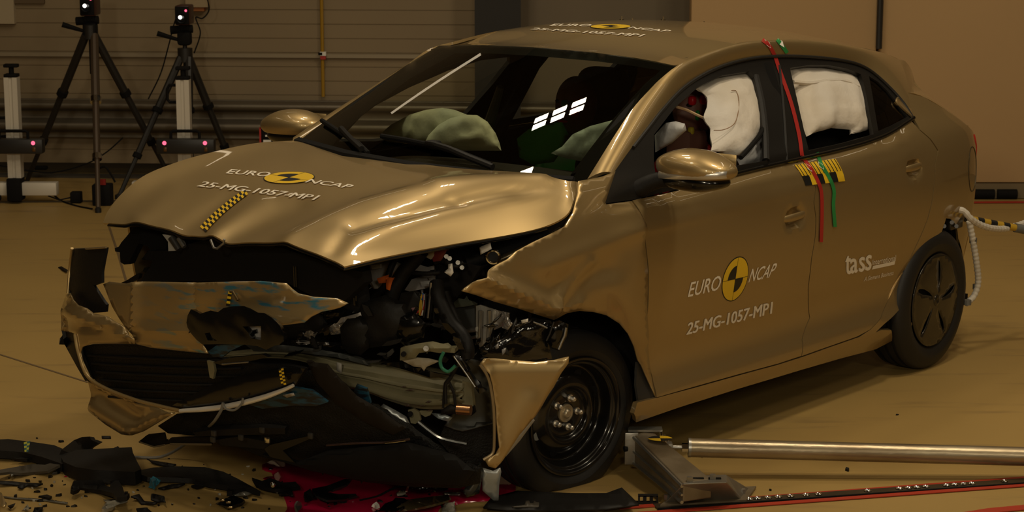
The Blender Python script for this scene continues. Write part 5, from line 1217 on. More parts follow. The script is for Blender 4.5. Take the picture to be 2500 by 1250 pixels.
# ---- engine bay: castings, hoses, wires, tags
gE = pl(.34, -.15); gE2 = pl(.40, -.15); gE0 = pl(.28, -.12)
for i, (p, m, g, th) in enumerate([
    ([(901, 642), (925, 638), (949, 637), (973, 646), (970, 668), (955, 690), (939, 704), (912, 706), (901, 690), (908, 675)], CAST, gE0, .04),
    ([(906, 648), (928, 645), (928, 655), (908, 658)], mat('bright_casting', (.55, .53, .50), .35, .6), gE, .01),
    ([(906, 688), (920, 684), (924, 704), (914, 705)], mat('bright_casting', (.5, .5, .5)), gE, .01),
    ([(1004, 650), (1018, 644), (1044, 652), (1060, 648), (1060, 668), (1030, 668), (1004, 665)], CAST, gE0, .04),
    ([(1005, 682), (1030, 674), (1058, 666), (1060, 700), (1030, 706), (1000, 712), (988, 708)], CAST, gE0, .05),
    ([(1026, 688), (1050, 684), (1052, 698), (1030, 700)], mat('bright_casting', (.5, .5, .5)), gE, .015), ([(1046, 676), (1058, 674), (1058, 686), (1048, 686)], mat('bright_casting', (.5, .5, .5)), gE, .015),
    ([(1050, 660), (1060, 658), (1060, 665), (1050, 666)], CHROME, gE, .01),
    ([(980, 715), (1010, 710), (1025, 730), (1020, 770), (985, 770), (972, 740)], DARKG, gE0, .05),
    ([(920, 680), (938, 674), (942, 690), (925, 692)], ORANGE, pl(.46, -.15), .03), ([(945, 680), (960, 678), (956, 694), (951, 709), (943, 706), (942, 694)], ORANGE, pl(.47, -.15), .03),
    ([(1035, 625), (1045, 608), (1062, 604), (1062, 625), (1052, 634)], CREAM, gE2, .03), ([(1056, 606), (1095, 600), (1086, 622), (1076, 637), (1058, 639), (1054, 630)], REDP, gE2, .03),
    ([(1050, 608), (1075, 604), (1072, 612), (1054, 615)], mat('cap_cream', (.42, .36, .26), .5), pl(.43, -.15), .02),
    ([(1094, 645), (1104, 643), (1107, 666), (1100, 675), (1084, 664), (1094, 656)], WHITE, pl(.44, -.15), .002),
    ([(1170, 604), (1197, 592), (1200, 608), (1173, 622)], WHITE, pl(.30, -.12), .002),
    ([(1002, 752), (1014, 750), (1021, 759), (1016, 774), (1008, 764)], mat('pink_tag', (.5, .25, .25), .5), gE2, .003), ([(1010, 758), (1021, 757), (1026, 764), (1014, 764)], REDT, pl(.42, -.15), .004),
    ([(1050, 690), (1062, 694), (1060, 780), (1042, 780)], BLACK, gE2, .05),
    ([(1062, 640), (1095, 645), (1130, 640), (1175, 650), (1150, 690), (1125, 715), (1100, 745), (1070, 735), (1060, 700)], BLACK, gE0, .05),
    ([(1100, 750), (1122, 738), (1158, 742), (1162, 802), (1124, 812), (1108, 790)], SKINB, pl(.20, -.1), .02),
    ([(1120, 728), (1150, 734), (1158, 744), (1140, 748), (1105, 752), (1102, 742)], mat('green_grey', (.10, .11, .08), .4, .3), pl(.25, -.1), .02),
    ([(1052, 770), (1075, 764), (1100, 800), (1085, 806), (1060, 790)], DARKG, gE, .02),
    ([(1162, 747), (1173, 744), (1206, 756), (1208, 794), (1200, 806), (1189, 833), (1171, 848), (1162, 823)], mat('zinc_plate', (.60, .57, .50), .38, .6, bump=(18, .2)), pl(.26, -.1), .02),
    ([(1206, 756), (1243, 763), (1241, 790), (1225, 798), (1206, 806)], FOIL, pl(.24, -.1), .01),
    ([(1225, 800), (1240, 780), (1252, 790), (1240, 806)], FOIL, pl(.32, -.1), .01), ([(1272, 782), (1288, 778), (1288, 786), (1274, 790)], WHITE, pl(.32, -.1), .004),
    ([(1208, 845), (1216, 838), (1216, 850), (1210, 853)], CAST, pl(.36, -.1), .005), ([(1225, 853), (1234, 850), (1232, 860), (1226, 868)], CAST, pl(.36, -.1), .005),
]): piece(('engine_casting', 'label_tag', 'sleeve', 'plate')[1 if m is WHITE else (2 if m is ORANGE else (0 if m in (CAST,) else 3))], p, g, m, th, .004, .006 if th > .015 else 0, 7, seed=60 + i)
def pt(u, v, x, a=-.15): return hit([(u, v)], pl(x, a))[0]
def hose(pts, r, m=BLACK, name='hose', res=40): return MB().tube([pt(*p) for p in pts], r, 12, res=res).build(name, m, CAR)
for u, x in ((1173, 0), (1194, 0)): MB().tube([pt(u, 758, .285, -.1), pt(u - 1, 800, .285, -.1), pt(u - 2, 835, .285, -.1)], .007, 8).build('plate_rib', STEEL, CAR)
hose([(968, 622, .40), (952, 660, .41), (939, 699, .42), (922, 716, .42), (900, 740, .42)], .012)
hose([(1030, 612, .42), (1008, 640, .42), (985, 665, .43), (963, 704, .44), (951, 742, .44), (946, 780, .44)], .026)
hose([(1066, 690, .42), (1068, 715, .44), (1078, 745, .45), (1102, 790, .46), (1131, 824, .46), (1140, 850, .47), (1140, 872, .47)], .026)
hose([(1085, 715, .40), (1098, 750, .41), (1120, 800, .42)], .018); hose([(1004, 665, .42), (1040, 668, .43), (1075, 665, .42)], .008)
hose([(952, 792, .50), (1000, 795, .5), (1050, 792, .48)], .007); hose([(965, 780, .5), (985, 810, .5), (1000, 850, .5)], .012)
hose([(1062, 640, .38), (1080, 632, .38), (1110, 650, .38), (1130, 640, .36)], .010)
for i, (c, pts) in enumerate([((.55, .35, .03), [(1031, 718), (1026, 740), (1024, 768)]), ((.35, .03, .02), [(1034, 720), (1036, 745), (1027, 768)]), ((.6, .55, .45), [(1037, 718), (1034, 745), (1030, 770)]), ((.03, .10, .30), [(1033, 716), (1033, 725), (1030, 732)]), ((.5, .30, .02), [(1028, 722), (1029, 745), (1026, 770)]), ((.02, .02, .02), [(1039, 716), (1038, 750), (1034, 775)])]):
    hose([(u, v, .43) for u, v in pts], .0032, mat('wire_%d' % i, c, .4), 'wire', 14)
MB().tube([pt(1052, 690, .455), pt(1049, 730, .455), pt(1044, 776, .455)], .004, 6).build('rail_edge', STEEL, CAR)
MB().tube([pt(1126, 809, .30), pt(1164, 804, .30)], .009, 10).build('silver_pipe', STEEL, CAR); MB().tube([pt(1142, 826, .30), pt(1164, 822, .30)], .006, 8).build('silver_pipe', STEEL, CAR)
p = pt(1204, 627, .28); dr = np.array([.7, .6, .1]); dr /= np.linalg.norm(dr)
q = np.array([[a * 0, 0, 0] for a in range(0)])
rg = []; e1 = np.cross(dr, [0, 0, 1.]); e1 /= np.linalg.norm(e1); e2 = np.cross(dr, e1)
MB().tube([p + .022 * (math.cos(a) * e1 + math.sin(a) * e2) for a in np.linspace(0, 2 * math.pi, 28)], .006, 8, cap=False).build('clamp_ring', CHROME, CAR); MB().tube([p - dr * .03, p + dr * .004], .018, 14).build('duct', BLACKG, CAR)
hose([(1206, 640, .25), (1235, 628, .22), (1275, 610, .18), (1330, 585, .10), (1370, 562, .05)], .014, mat('bronze_pipe', (.14, .11, .065), .25, .8)); hose([(1140, 640, .28), (1190, 625, .24), (1260, 600, .16), (1340, 572, .08)], .022, BLACKM)
for u, v in ((1090, 625), (1098, 630), (1118, 640), (1128, 652)): p = pt(u, v, .40); MB().cyl(p, p + dr * .02, .008, 10).build('bolt', STEEL, CAR)
# torn wheel-arch liner
gL = lambda o: (lambda X, Y, Z: .62 * (X - .22) + .78 * (Y - .78) - o)
piece('wheel_arch_liner', [(1250, 806), (1270, 790), (1300, 775), (1345, 783), (1352, 800), (1340, 840), (1348, 876), (1300, 884), (1230, 880), (1178, 870), (1170, 852), (1210, 830)], gL(0), GLOSSP, .01, .02, .03, 9, seed=5)
piece('wheel_arch_liner', [(1340, 800), (1350, 786), (1366, 782), (1388, 792), (1384, 820), (1370, 850), (1362, 856), (1345, 850), (1337, 836)], gL(.02), BLACKG, .012, .03)
MB().tube(hit([(1382, 800), (1378, 820), (1370, 838), (1364, 853)], gL(.045)), .004, 8).build('liner_edge', STEEL, CAR); MB().tube(hit([(1302, 786), (1320, 793), (1336, 801)], gL(.03)), .003, 6).build('liner_edge', STEEL, CAR)
MB().tube(hit([(1352, 786), (1342, 815), (1334, 832)], gL(.045)), .003, 6).build('liner_edge', DARKG, CAR)
rs = np.random.RandomState(12)
for i in range(26):         # shredded strips and splinters between beam and arch
    t = rs.rand(); u = 1150 + 130 * t + rs.normal() * 16; v = 868 - 78 * t + rs.normal() * 15; L_ = rs.uniform(12, 42); w = rs.uniform(4, 12); a = math.radians(rs.normal(-32, 30))
    c, s = math.cos(a), math.sin(a); q = [(-L_ / 2, 0), (-L_ * .1, -w / 2), (L_ / 2, -w * .2), (L_ * .3, w * .4), (-L_ * .2, w / 2)]
    piece('liner_splinter', [(u + c * x - s * y, v + s * x + c * y) for x, y in q], gL(rs.uniform(-.02, .05)), (BLACKG, GLOSSP, BLACK, DARKG)[i % 4], .006, 0, .015, 7, seed=100 + i)
for i in range(34):         # splinters of black plastic in the bay
    u = rs.uniform(700, 1130); v = rs.uniform(740, 890) if u > 840 else rs.uniform(790, 870); L_ = rs.uniform(14, 55); w = rs.uniform(5, 16); a = rs.uniform(-1.2, 1.2)
    c, s = math.cos(a), math.sin(a); q = [(-L_ / 2, w * .2), (-L_ * .2, -w / 2), (L_ / 2, -w * .3), (L_ * .35, w * .4), (-L_ * .1, w / 2)]
    piece('plastic_splinter', [(u + c * x - s * y, v + s * x + c * y) for x, y in q], (lambda o: (lambda X, Y, Z: X - (.70 - .38 * np.clip(Y, 0, 2) + o)))(rs.uniform(-.02, .06)), (BLACKG, BLACK, GLOSSP, DARKG, BLACK)[i % 5], .008, 0, .012, 9, seed=200 + i)
# ---- loose wiring at the beam end, green wire loop
hose([(1083, 862, .62, -.25), (1075, 880, .62, -.25), (1079, 898, .62, -.25), (1094, 908, .62, -.25), (1112, 893, .62, -.25)], .006, GRNT, 'green_wire', 30) if False else None
def hz(pts, r, o, m=BLACK, name='wire', res=30): return MB().tube(hit(pts, gB(o)), r, 8, res=res).build(name, m, CAR)
hz([(1083, 860), (1075, 880), (1079, 898), (1094, 907), (1112, 893)], .006, .13, mat('teal_wire', (.02, .16, .09), .35), 'green_wire')
hz([(1114, 895), (1098, 925), (1088, 938), (1088, 985)], .007, .06); hz([(1096, 932), (1108, 960), (1112, 990)], .005, .06); hz([(1085, 945), (1083, 970), (1082, 996)], .004, .055)
piece('connector', [(1078, 1000), (1100, 986), (1118, 990), (1118, 1010), (1075, 1013)], gB(.06), BLACK, .03, .01, .015, 6); p = hit([(1116, 999)], gB(.07))[0]; MB().cyl(p, p + np.array([-.02, .045, 0]), .018, 16).build('copper_socket', mat('copper', (.45, .24, .12), .25, .9), CAR)
piece('black_rod', [(1104, 869), (1117, 862), (1186, 955), (1170, 962)], gB(.14), BLACKG, .03, .008); MB().tube(hit([(1108, 870), (1140, 915), (1160, 945)], gB(.158)), .0025, 6).build('rod_edge', STEEL, CAR)
piece('skin_inside', [(1118, 884), (1150, 878), (1176, 884), (1190, 925), (1202, 1000), (1207, 1032), (1130, 1052), (1085, 1040), (1110, 1005), (1145, 985), (1150, 930)], gL(-.16), SKINB, .006, -.02)
# ---- torn corner of the bumper skin leaning on the front wheel
gJ = lambda X, Y, Z: .66 * (X - .40) + .75 * (Y - .90) + .5 * (np.hypot(X - .40, Y - .90) * (Y > .9)) * .3
J = [(1172, 888), (1182, 876), (1240, 882), (1300, 886), (1345, 882), (1388, 872), (1384, 888), (1368, 915), (1352, 945), (1340, 962), (1322, 990), (1306, 1014), (1282, 1040), (1262, 1062), (1238, 1098), (1222, 1122), (1206, 1143), (1190, 1138), (1182, 1124), (1205, 1108), (1209, 1090), (1209, 1000), (1200, 940), (1190, 912)]
def jd(V, P):
    D = np.zeros_like(P); d, t = segd(V, (1190, 912), (1209, 1090)); D[:, 0] += .0; D[:, 1] += .012 * np.exp(-(d / 10) ** 2)
    d, t = segd(V, (1290, 985), (1215, 1120)); D[:, 1] += .012 * np.exp(-(d / 30) ** 2); d, t = segd(V, (1200, 884), (1370, 884)); D[:, 0] -= .02 * np.exp(-(d / 14) ** 2); return D
pxpatch('bumper_skin_corner', J, gJ, PAINT, CAR, 10, .006, jd)
je = hit([(1174, 890), (1190, 914), (1199, 942), (1207, 1000), (1208, 1090), (1203, 1108), (1182, 1122)], gJ); MB().tube(je + np.array([.004, 0, 0]), .0055, 8, res=60).build('skin_edge', EDGE, CAR)
piece('skin_underlayer', [(1262, 1062), (1282, 1040), (1300, 1020), (1306, 1026), (1270, 1075), (1235, 1115), (1232, 1106)], lambda X, Y, Z: gJ(X, Y, Z) + .02, mat('pale_primer', (.32, .30, .26), .5), .004)
piece('wheel_well_black', [(1150, 1030), (1208, 1026), (1209, 1104), (1180, 1124), (1170, 1140), (1110, 1120), (1070, 1075), (1085, 1040)], gL(-.20), MESHM, .02)
hz([(1021, 1030), (1050, 1053), (1073, 1068), (1104, 1077), (1140, 1084)], .008, .05, mat('satin_black_steel', (.10, .10, .095), .2, .8), 'bent_rod')
piece('silver_duct', [(927, 995), (936, 986), (965, 1001), (992, 1017), (1001, 1034), (1030, 1062), (985, 1058), (950, 1040), (931, 1007)], gB(-.02), mat('pale_silver', (.50, .49, .46), .35, .5, var=(5, .2, (.30, .36, .38))), .006, .01)
piece('silver_duct', [(1050, 1008), (1085, 1012), (1104, 1020), (1095, 1030), (1070, 1022)], gB(-.06), mat('pale_silver', (.5, .5, .5)), .005)
# ---- under-front: dark valance, torn undertray
gV = lambda o: (lambda X, Y, Z: X - (.74 - .35 * np.clip(Y, 0, 2) + .35 * (Z - .25) + o))
VAL = [(432, 1010), (560, 994), (640, 974), (716, 944), (745, 905), (800, 900), (840, 950), (920, 990), (1000, 1036), (1060, 1080), (1120, 1128), (1175, 1142), (1172, 1180), (1120, 1192), (1060, 1190), (1000, 1188), (900, 1178), (830, 1165), (760, 1148), (690, 1128), (640, 1116), (590, 1095), (520, 1068), (410, 1058), (385, 1040)]
piece('undertray', VAL, gV(0), MESHM, .03, .03, .03, 14, seed=9)
piece('scuffed_valance', [(600, 986), (650, 972), (716, 946), (762, 954), (800, 982), (770, 992), (720, 990), (640, 998)], gV(.05), mat('blue_scuffed_black', (.01, .012, .014)), .01); piece('valance_tag', [(690, 965), (716, 960), (720, 966), (700, 971)], gV(.062), CAST, .003)
piece('torn_lip', [(748, 882), (800, 888), (836, 930), (870, 965), (930, 1000), (990, 1046), (960, 1062), (890, 1030), (820, 985), (775, 935)], gV(.06), BROWNG, .012, .015, .03, 10, seed=14)
piece('torn_lip', [(870, 940), (895, 950), (905, 985), (880, 978), (862, 960)], gV(.03), mat('blue_scuffed_black', (.01, .01, .01)), .01)
piece('undertray_bar', [(470, 1056), (520, 1050), (640, 1044), (696, 1046), (696, 1060), (600, 1062), (480, 1066)], gV(.05), BLACK, .03); piece('undertray_bar', [(520, 1075), (585, 1066), (660, 1080), (655, 1098), (600, 1092), (540, 1088)], gV(.04), BLACK, .03, 0, .02)
piece('undertray_flap', [(645, 1096), (660, 1086), (756, 1064), (760, 1070), (690, 1100), (720, 1130), (660, 1116)], gV(.06), BLACKG, .008)
for u, v in ((522, 1058), (640, 1050), (520, 1073), (653, 1074), (758, 1064), (588, 1068)): p = hit([(u, v)], gV(.08))[0]; MB().box(p, (.012, .022, .022), bev=.004).build('clip', CHROME if u == 653 else DARKG, CAR)
piece('lower_bracket', [(338, 1078), (360, 1062), (400, 1058), (405, 1080), (416, 1070), (520, 1066), (516, 1086), (415, 1084), (400, 1086), (376, 1091)], gV(.02), BROWNG, .008); MB().tube(hit([(340, 1079), (376, 1091), (402, 1086)], gV(.03)), .003, 6).build('bracket_edge', EDGE, CAR); MB().tube(hit([(416, 1084), (515, 1085)], gV(.03)), .004, 6).build('bracket_edge', EDGE, CAR)
MB().tube(hit([(797, 1087), (870, 1082), (940, 1080), (1000, 1072)], gV(.07)), .004, 6, res=20).build('thin_rod', mat('dark_rod', (.08, .05, .045), .3, .6), CAR); MB().tube(hit([(940, 1081), (965, 1079), (990, 1075)], gV(.076)), .003, 6).build('thin_rod', CHROME, CAR)
piece('lower_shell', [(640, 1110), (720, 1130), (800, 1100), (1000, 1080), (1110, 1110), (1160, 1150), (1130, 1185), (1000, 1180), (880, 1172), (760, 1150)], gV(.05), BLACKM, .02, .05, .02, 14, seed=31)
piece('silver_blade', [(1178, 1142), (1204, 1150), (1222, 1142), (1224, 1152), (1219, 1180), (1217, 1222), (1205, 1222), (1178, 1198)], gL(-.10), mat('pale_silver', (.5, .5, .5)), .006, .0); piece('smoked_blade', [(1150, 1165), (1172, 1128), (1180, 1150), (1170, 1205), (1140, 1215), (1130, 1200)], gL(-.09), mat('smoked', (.03, .035, .035), .1, 0, .6), .006, .01)
# grey sensor lead from the trim to the floor
lead = np.concatenate([hit([(545, 984), (541, 1000)], gFo(.03)), hit([(522, 1030)], gFo(.0)), [at(482, 1062, Z=.12), at(432, 1098, Z=.04), at(390, 1116, Z=.008), at(332, 1116, Z=.008), at(316, 1113, Z=.01)]]); LEADM = mat('grey_lead', (.16, .155, .14), .5)
MB().tube(lead, .0055, 8, res=60).build('sensor_lead', LEADM, CAR); MB().tube(hit([(593, 972), (590, 986), (572, 1001), (552, 998), (544, 988)], gFo(.03)), .004, 8, res=30).build('sensor_lead', LEADM, CAR)
# ============================================================ towing rig beside the front wheel: base block, arm, steel pole
ZINC = mat('zinc_plated', (.36, .345, .31), .36, .75, bump=(14, .12), var=(6, .2, (.26, .24, .20)))
DIRTZ = mat('dirty_zinc', (.26, .21, .14), .45, .5, bump=(14, .15), var=(7, .15, (.16, .12, .07)))
rig = thing('floor_bracket', 'zinc plated steel floor bracket with angled arm beside the front wheel', 'bracket', tuple(fl(1700, 1225)))
o0 = np.array(rig.location)
f3 = lambda u, v, z=0.: fl(u, v, z) - o0
# trapezoid base block: footprint on the floor, narrower top
b_ = [f3(1618, 1232), f3(1812, 1222), f3(1835, 1196), f3(1668, 1204)]
zt = .105
t_ = [f3(1668, 1182, zt) * np.array([1, 1, 0]) + np.array([0, 0, zt]), f3(1775, 1178, zt) * np.array([1, 1, 0]) + np.array([0, 0, zt]), f3(1772, 1158, zt) * np.array([1, 1, 0]) + np.array([0, 0, zt]), f3(1662, 1162, zt) * np.array([1, 1, 0]) + np.array([0, 0, zt])]
mb = MB().add(b_ + t_, [(3, 2, 1, 0), (4, 5, 6, 7), (0, 1, 5, 4), (1, 2, 6, 5), (2, 3, 7, 6), (3, 0, 4, 7)]); blk = mb.build('base_block', ZINC, rig, 0)
md = blk.modifiers.new('bevel', 'BEVEL'); md.width = .004; md.segments = 2
pl_ = [p + np.array([0, 0, .004]) for p in (f3(1612, 1240), f3(1822, 1228), f3(1846, 1194), f3(1655, 1206))]; o = MB().add(pl_, [(0, 1, 2, 3)]).build('foot_plate', DIRTZ, rig, 0); solidify(o, .008, 1)
for u, v in ((1628, 1219), (1812, 1205), (1684, 1176), (1740, 1170)):
    z = .012 if v > 1190 else zt; p = f3(u, v, z); p[2] = z; MB().tube([p, p + np.array([0, 0, .018])], .012, 6).build('bolt', STEEL, rig)
p = f3(1738, 1186, .075); MB().tube([p, p + np.array([0, -.02, .0])], .012, 14).build('bolt', CHROME, rig)
for k in range(7): MB().box(f3(1672 + 6 * k, 1207 - (k % 2) * 3, .045) + np.array([0, -.002, 0]), (.005, .003, .02 - .008 * (k % 3))).build('pen_mark', BROWNG, rig, 0)
for (u0, u1) in ((1690, 1718), (1730, 1760)): MB().box((f3(u0, 1170, zt) + f3(u1, 1169, zt)) / 2 + np.array([0, 0, .003]), (np.linalg.norm(f3(u1, 1169, zt) - f3(u0, 1170, zt)), .012, .004)).build('dark_strip', BLACKM, rig, 0)
# arm: a channel from the wheel to the block, tapering in view, high edge seen from above
A_ = np.array([f3(1548, 1060, .16), f3(1590, 1050, .16)]); B_ = np.array([f3(1668, 1180, .105), f3(1738, 1170, .105)])
top = np.array([A_[0], A_[1], B_[1], B_[0]]); bt = top.copy(); bt[:, 2] = .035
mb = MB().add(np.concatenate([top, bt]), [(0, 1, 2, 3), (7, 6, 5, 4), (0, 3, 7, 4), (1, 0, 4, 5), (2, 1, 5, 6), (3, 2, 6, 7)]); arm_ = mb.build('arm', DIRTZ, rig, 0); md = arm_.modifiers.new('bevel', 'BEVEL'); md.width = .005; md.segments = 2
# side flange rails on the near face
nrm = np.array([-(B_[0] - A_[0])[1], (B_[0] - A_[0])[0], 0]); nrm /= np.linalg.norm(nrm)
if nrm[1] > 0: nrm = -nrm
for z0, dz in ((.0, .014), (-.055, .010), (-.10, .014)):
    q = [A_[0] + nrm * .004 + np.array([0, 0, z0 - .01]), B_[0] + nrm * .004 + np.array([0, 0, z0 * .6 - .01])]
    MB().tube(q, dz / 2, 6).build('flange', STEEL, rig)
MB().box(A_[0] + nrm * .010 + np.array([0, 0, -.055]), (.052, .014, .125), bev=.004).build('end_plate', ZINC, rig)
MB().box((A_[0] + A_[1]) / 2 + np.array([.01, .02, .006]), (.13, .05, .008)).build('end_cap', ZINC, rig)
p = A_[0] + nrm * .017 + np.array([-.01, 0, -.055]); MB().tube([p, p + nrm * .012], .011, 14).build('bolt', BLACKM, rig)
# target sticker on top of the arm
c = f3(1612, 1072, .158); rr = .045
mb = MB()
for k in range(4):
    V = [c + np.array([0, 0, .003])] + [c + np.array([rr * math.cos(a) * 1.0, rr * .8 * math.sin(a), .003]) for a in np.linspace(k * math.pi / 2, (k + 1) * math.pi / 2, 9)]
    mb.add(V, [tuple(range(10))], k % 2)
mb.build('round_target', [YEL, BLK], rig, 0)
# pole with threaded end and clevis: resting in line with the arm
pole = thing('steel_pole', 'long dull steel pole with threaded end lying low above the floor', 'pole', tuple(fl(2000, 1130)))
o1 = np.array(pole.location); a = fl(1684, 1093, .115); b = fl(2560, 1116, .085)
d = (b - a) / np.linalg.norm(b - a)
MB().tube([a - o1, b - o1], .036, 32).build('tube', mat('dull_steel', (.42, .35, .235), .33, .75, var=(3.2, .16, (.27, .20, .12)), bump=(9, .1), scale=(1, 4, 4)), pole)
MB().tube([a - o1 - d * .006, a - o1 + d * .004], .037, 32).build('end_ring', STEEL, pole)
MB().tube([a - o1 - d * .03, a - o1], .018, 6).build('hex_nut', CHROME, pole); MB().tube([a - o1 - d * .07, a - o1], .0085, 12).build('threaded_rod', STEEL, pole)
MB().box(a - o1 - d * .085, (.04, .05, .035), bev=.005).build('clevis', ZINC, pole)
for k in range(3): p = a - o1 - d * (.08 + .012 * k); MB().tube([p + np.array([0, -.03, .012 * k]), p + np.array([0, .05, .02 + .012 * k])], .006, 8).build('clevis_pin', CHROME, pole)
for k, s in enumerate((1.22,)):      # low rests hidden under the pole
    p = a - o1 + d * (np.linalg.norm(b - a) * s / 1.25); MB().box(p * np.array([1, 1, 0]) + np.array([0, 0, (p[2] - .036) / 2]) - np.array([0, 0, 0]), (.02, .03, max(.01, p[2] - .037))).build('rest', BLACKM, pole)
# striped bar behind the rear arch (kept as a part of the car)
sb0, sb1 = at(2352, 532, Y=.86), at(2478, 556, Y=1.0); n = 8
bar_ = MB()
for k in range(n):
    p, q = sb0 + (sb1 - sb0) * k / n, sb0 + (sb1 - sb0) * (k + 1) / n; bar_.tube([p, q], .017, 14, 1 if k % 2 == 0 else 0)
bar_.build('striped_bar', [mat('bar_yellow', (.50, .30, .02), .5), BLK], CAR)
q = sb1 + (sb1 - sb0) * .35; MB().tube([sb1, q], .022, 14).build('bar_sleeve', mat('grey_clip', (.13, .13, .12)), CAR)
# ============================================================ coolant pool and debris on the floor
def liquid():
    m = mat('red_coolant', (.42, .006, .045), .15, 0, .3); return m
PUD = [(640, 1134), (690, 1118), (900, 1110), (1100, 1120), (1180, 1150), (1262, 1180), (1244, 1214), (1190, 1224), (1146, 1226), (1108, 1234), (1088, 1228), (1070, 1246), (1066, 1275), (700, 1275), (696, 1244), (702, 1228), (688, 1212), (690, 1200), (668, 1196), (664, 1186), (640, 1170), (652, 1164), (668, 1160), (660, 1152), (642, 1146)]
P_ = catmull(np.array(PUD + [PUD[0]], float), 130)[:-1]; rs = np.random.RandomState(4); P_ += rs.normal(size=P_.shape) * np.array([2.2, .7])
V, F = cdt(P_, 25); W3 = np.array([fl(u, v, .0015) for u, v in V]); me = bpy.data.meshes.new('coolant_pool'); me.from_pydata([tuple(p) for p in W3], [], F); orient(me, (0, 0, 50)); pud = link('coolant_pool', me, liquid(), None, 60); solidify(pud, .001)
tag(pud, 'wide dark red coolant pool under the crushed front', 'liquid pool')
for i, (u, v, w, h) in enumerate(((236, 1165, 14, 3), (248, 1170, 16, 3), (160, 1163, 7, 3), (290, 1176, 22, 4), (306, 1181, 26, 3))):
    q = [(u + w / 2 * math.cos(a) * rs.uniform(.8, 1.2), v + h / 2 * math.sin(a) * rs.uniform(.8, 1.2)) for a in np.linspace(0, 2 * math.pi, 12, endpoint=False)]
    W3 = [fl(*p, .001) for p in q]; tag(MB().add(W3, [tuple(range(12))]).build('coolant_drop', mat('red_coolant', (0, 0, 0)), smooth=0), 'small red coolant drop on the floor left of the pool', 'drop', 'red drops left of the coolant pool')
SMOKE = mat('smoked_clear_plastic', (.10, .095, .08), .12, 0, .6, spec=.8)
CLEAR = mat('clear_shard', (.34, .32, .26), .15, 0, .7)
CHIPS = [BLACK, BLACKG, BLACK, DARKG]
def shard(name, label, px_, h, m, z=.0, warp=.0, sp=16, group=None, cat='debris', seed=0, th=.003, parts=None):
    """a thin moulded fragment lying on the floor: outline at mid height, its corners curled up by warp, resting on the floor"""
    rs = np.random.RandomState(seed + 1); V, F = cdt(px_, sp)
    c = V.mean(0); r = (V - c) / (np.ptp(V, axis=0) + 1e-6); k1, k2 = rs.normal(size=2), rs.normal(size=2)
    lift = np.abs(np.sin(r @ k1 * 2.4 + rs.uniform(0, 6))) * .6 + np.abs(r @ k2) * .8
    lift = (lift - lift.min()) / (np.ptp(lift) + 1e-9)
    zz = z + h * .5 + warp * lift
    P = np.array([fl(u, v, q) for (u, v), q in zip(V, zz)])
    base = P.mean(0); base[2] = P[:, 2].min() - 0; base[2] = 0
    me = bpy.data.meshes.new(name); me.from_pydata([tuple(p - base) for p in P], [], F); orient(me, (0, 0, 50)); o = link(name, me, m, None, 40, tuple(base)); solidify(o, max(th, h))
    # settle on the floor
    lo = zz.min() - max(th, h)
    o.location[2] = -lo + .0005
    tag(o, label, cat, group); return o
B_ = 'broken_trim'
shard('bumper_strip', 'long black bent bumper strip with a yellow checked mark at the left edge', [(-40, 1072), (20, 1069), (78, 1076), (132, 1084), (190, 1108), (152, 1130), (100, 1112), (55, 1101), (-40, 1094)], .03, BLACK, .02, .02, 12, seed=1)
rr_ = [o for o in bpy.data.objects if o.name.startswith('bumper_strip')][0]
mb = MB(); q = quadmap(np.array([(i / 2, j / 5) for j in range(6) for i in range(3)], float), [(60, 1103), (69, 1103), (74, 1076), (58, 1080)])
P3 = [fl(u, v, .085) - np.array(rr_.location) for u, v in q]; mb.v = [tuple(p) for p in P3]
for j in range(5):
    for i in range(2): a = j * 3 + i; mb.f.append((a, a + 1, a + 4, a + 3)); mb.mi.append((i + j) % 2)
me = mb.mesh('checked_mark'); orient(me, (0, 0, 50)); link('checked_mark', me, [mat('lime_sticker', (.42, .42, .04), .5), mat('teal_sticker', (.02, .10, .10), .5)], rr_, 0)
shard('air_duct', 'thick black duct block crossed by the grey lead', [(150, 1126), (185, 1108), (280, 1103), (322, 1101), (325, 1115), (335, 1136), (345, 1155), (330, 1162), (230, 1157), (185, 1150), (155, 1137)], .05, BLACK, .01, .012, 14, seed=2)
shard('trim_fin', 'dark ribbed fin fragment behind the long bumper strip', [(150, 1092), (180, 1069), (200, 1061), (219, 1060), (222, 1068), (240, 1076), (206, 1099), (190, 1107), (165, 1098)], .02, BROWNG, .02, .06, 9, seed=3)
shard('trim_strip', 'flat grey-brown trim strip in front of the long bumper strip', [(-20, 1147), (80, 1130), (110, 1132), (148, 1118), (152, 1129), (115, 1147), (90, 1149), (50, 1152), (25, 1149), (-20, 1154)], .01, mat('grey_brown', (.06, .05, .035), .5), .01, .03, 10, seed=4)
shard('clear_fragment', 'small clear plastic fragment at the end of the grey-brown strip', [(23, 1148), (45, 1146), (47, 1153), (28, 1163)], .004, SMOKE, .0, .02, 9, seed=5)
shard(B_, 'thin black toothed stick at the left edge of the floor', [(-20, 1175), (30, 1177), (60, 1180), (105, 1182), (88, 1188), (65, 1186), (55, 1193), (43, 1190), (50, 1186), (28, 1183), (-20, 1181)], .006, BLACK, 0, .012, 9, seed=6)
shard('wheel_trim_piece', 'black curved panel piece with a hooked end and notch', [(182, 1178), (250, 1177), (258, 1190), (268, 1193), (275, 1178), (290, 1178), (300, 1195), (305, 1213), (316, 1209), (310, 1218), (285, 1220), (275, 1209), (245, 1201), (200, 1197), (180, 1204), (174, 1200)], .015, BLACK, .0, .05, 9, seed=7)
shard(B_, 'black Z-shaped strip right of the hooked panel piece', [(320, 1213), (340, 1208), (352, 1225), (383, 1228), (375, 1232), (345, 1231), (335, 1218)], .006, BLACK, 0, .015, 8, seed=8)
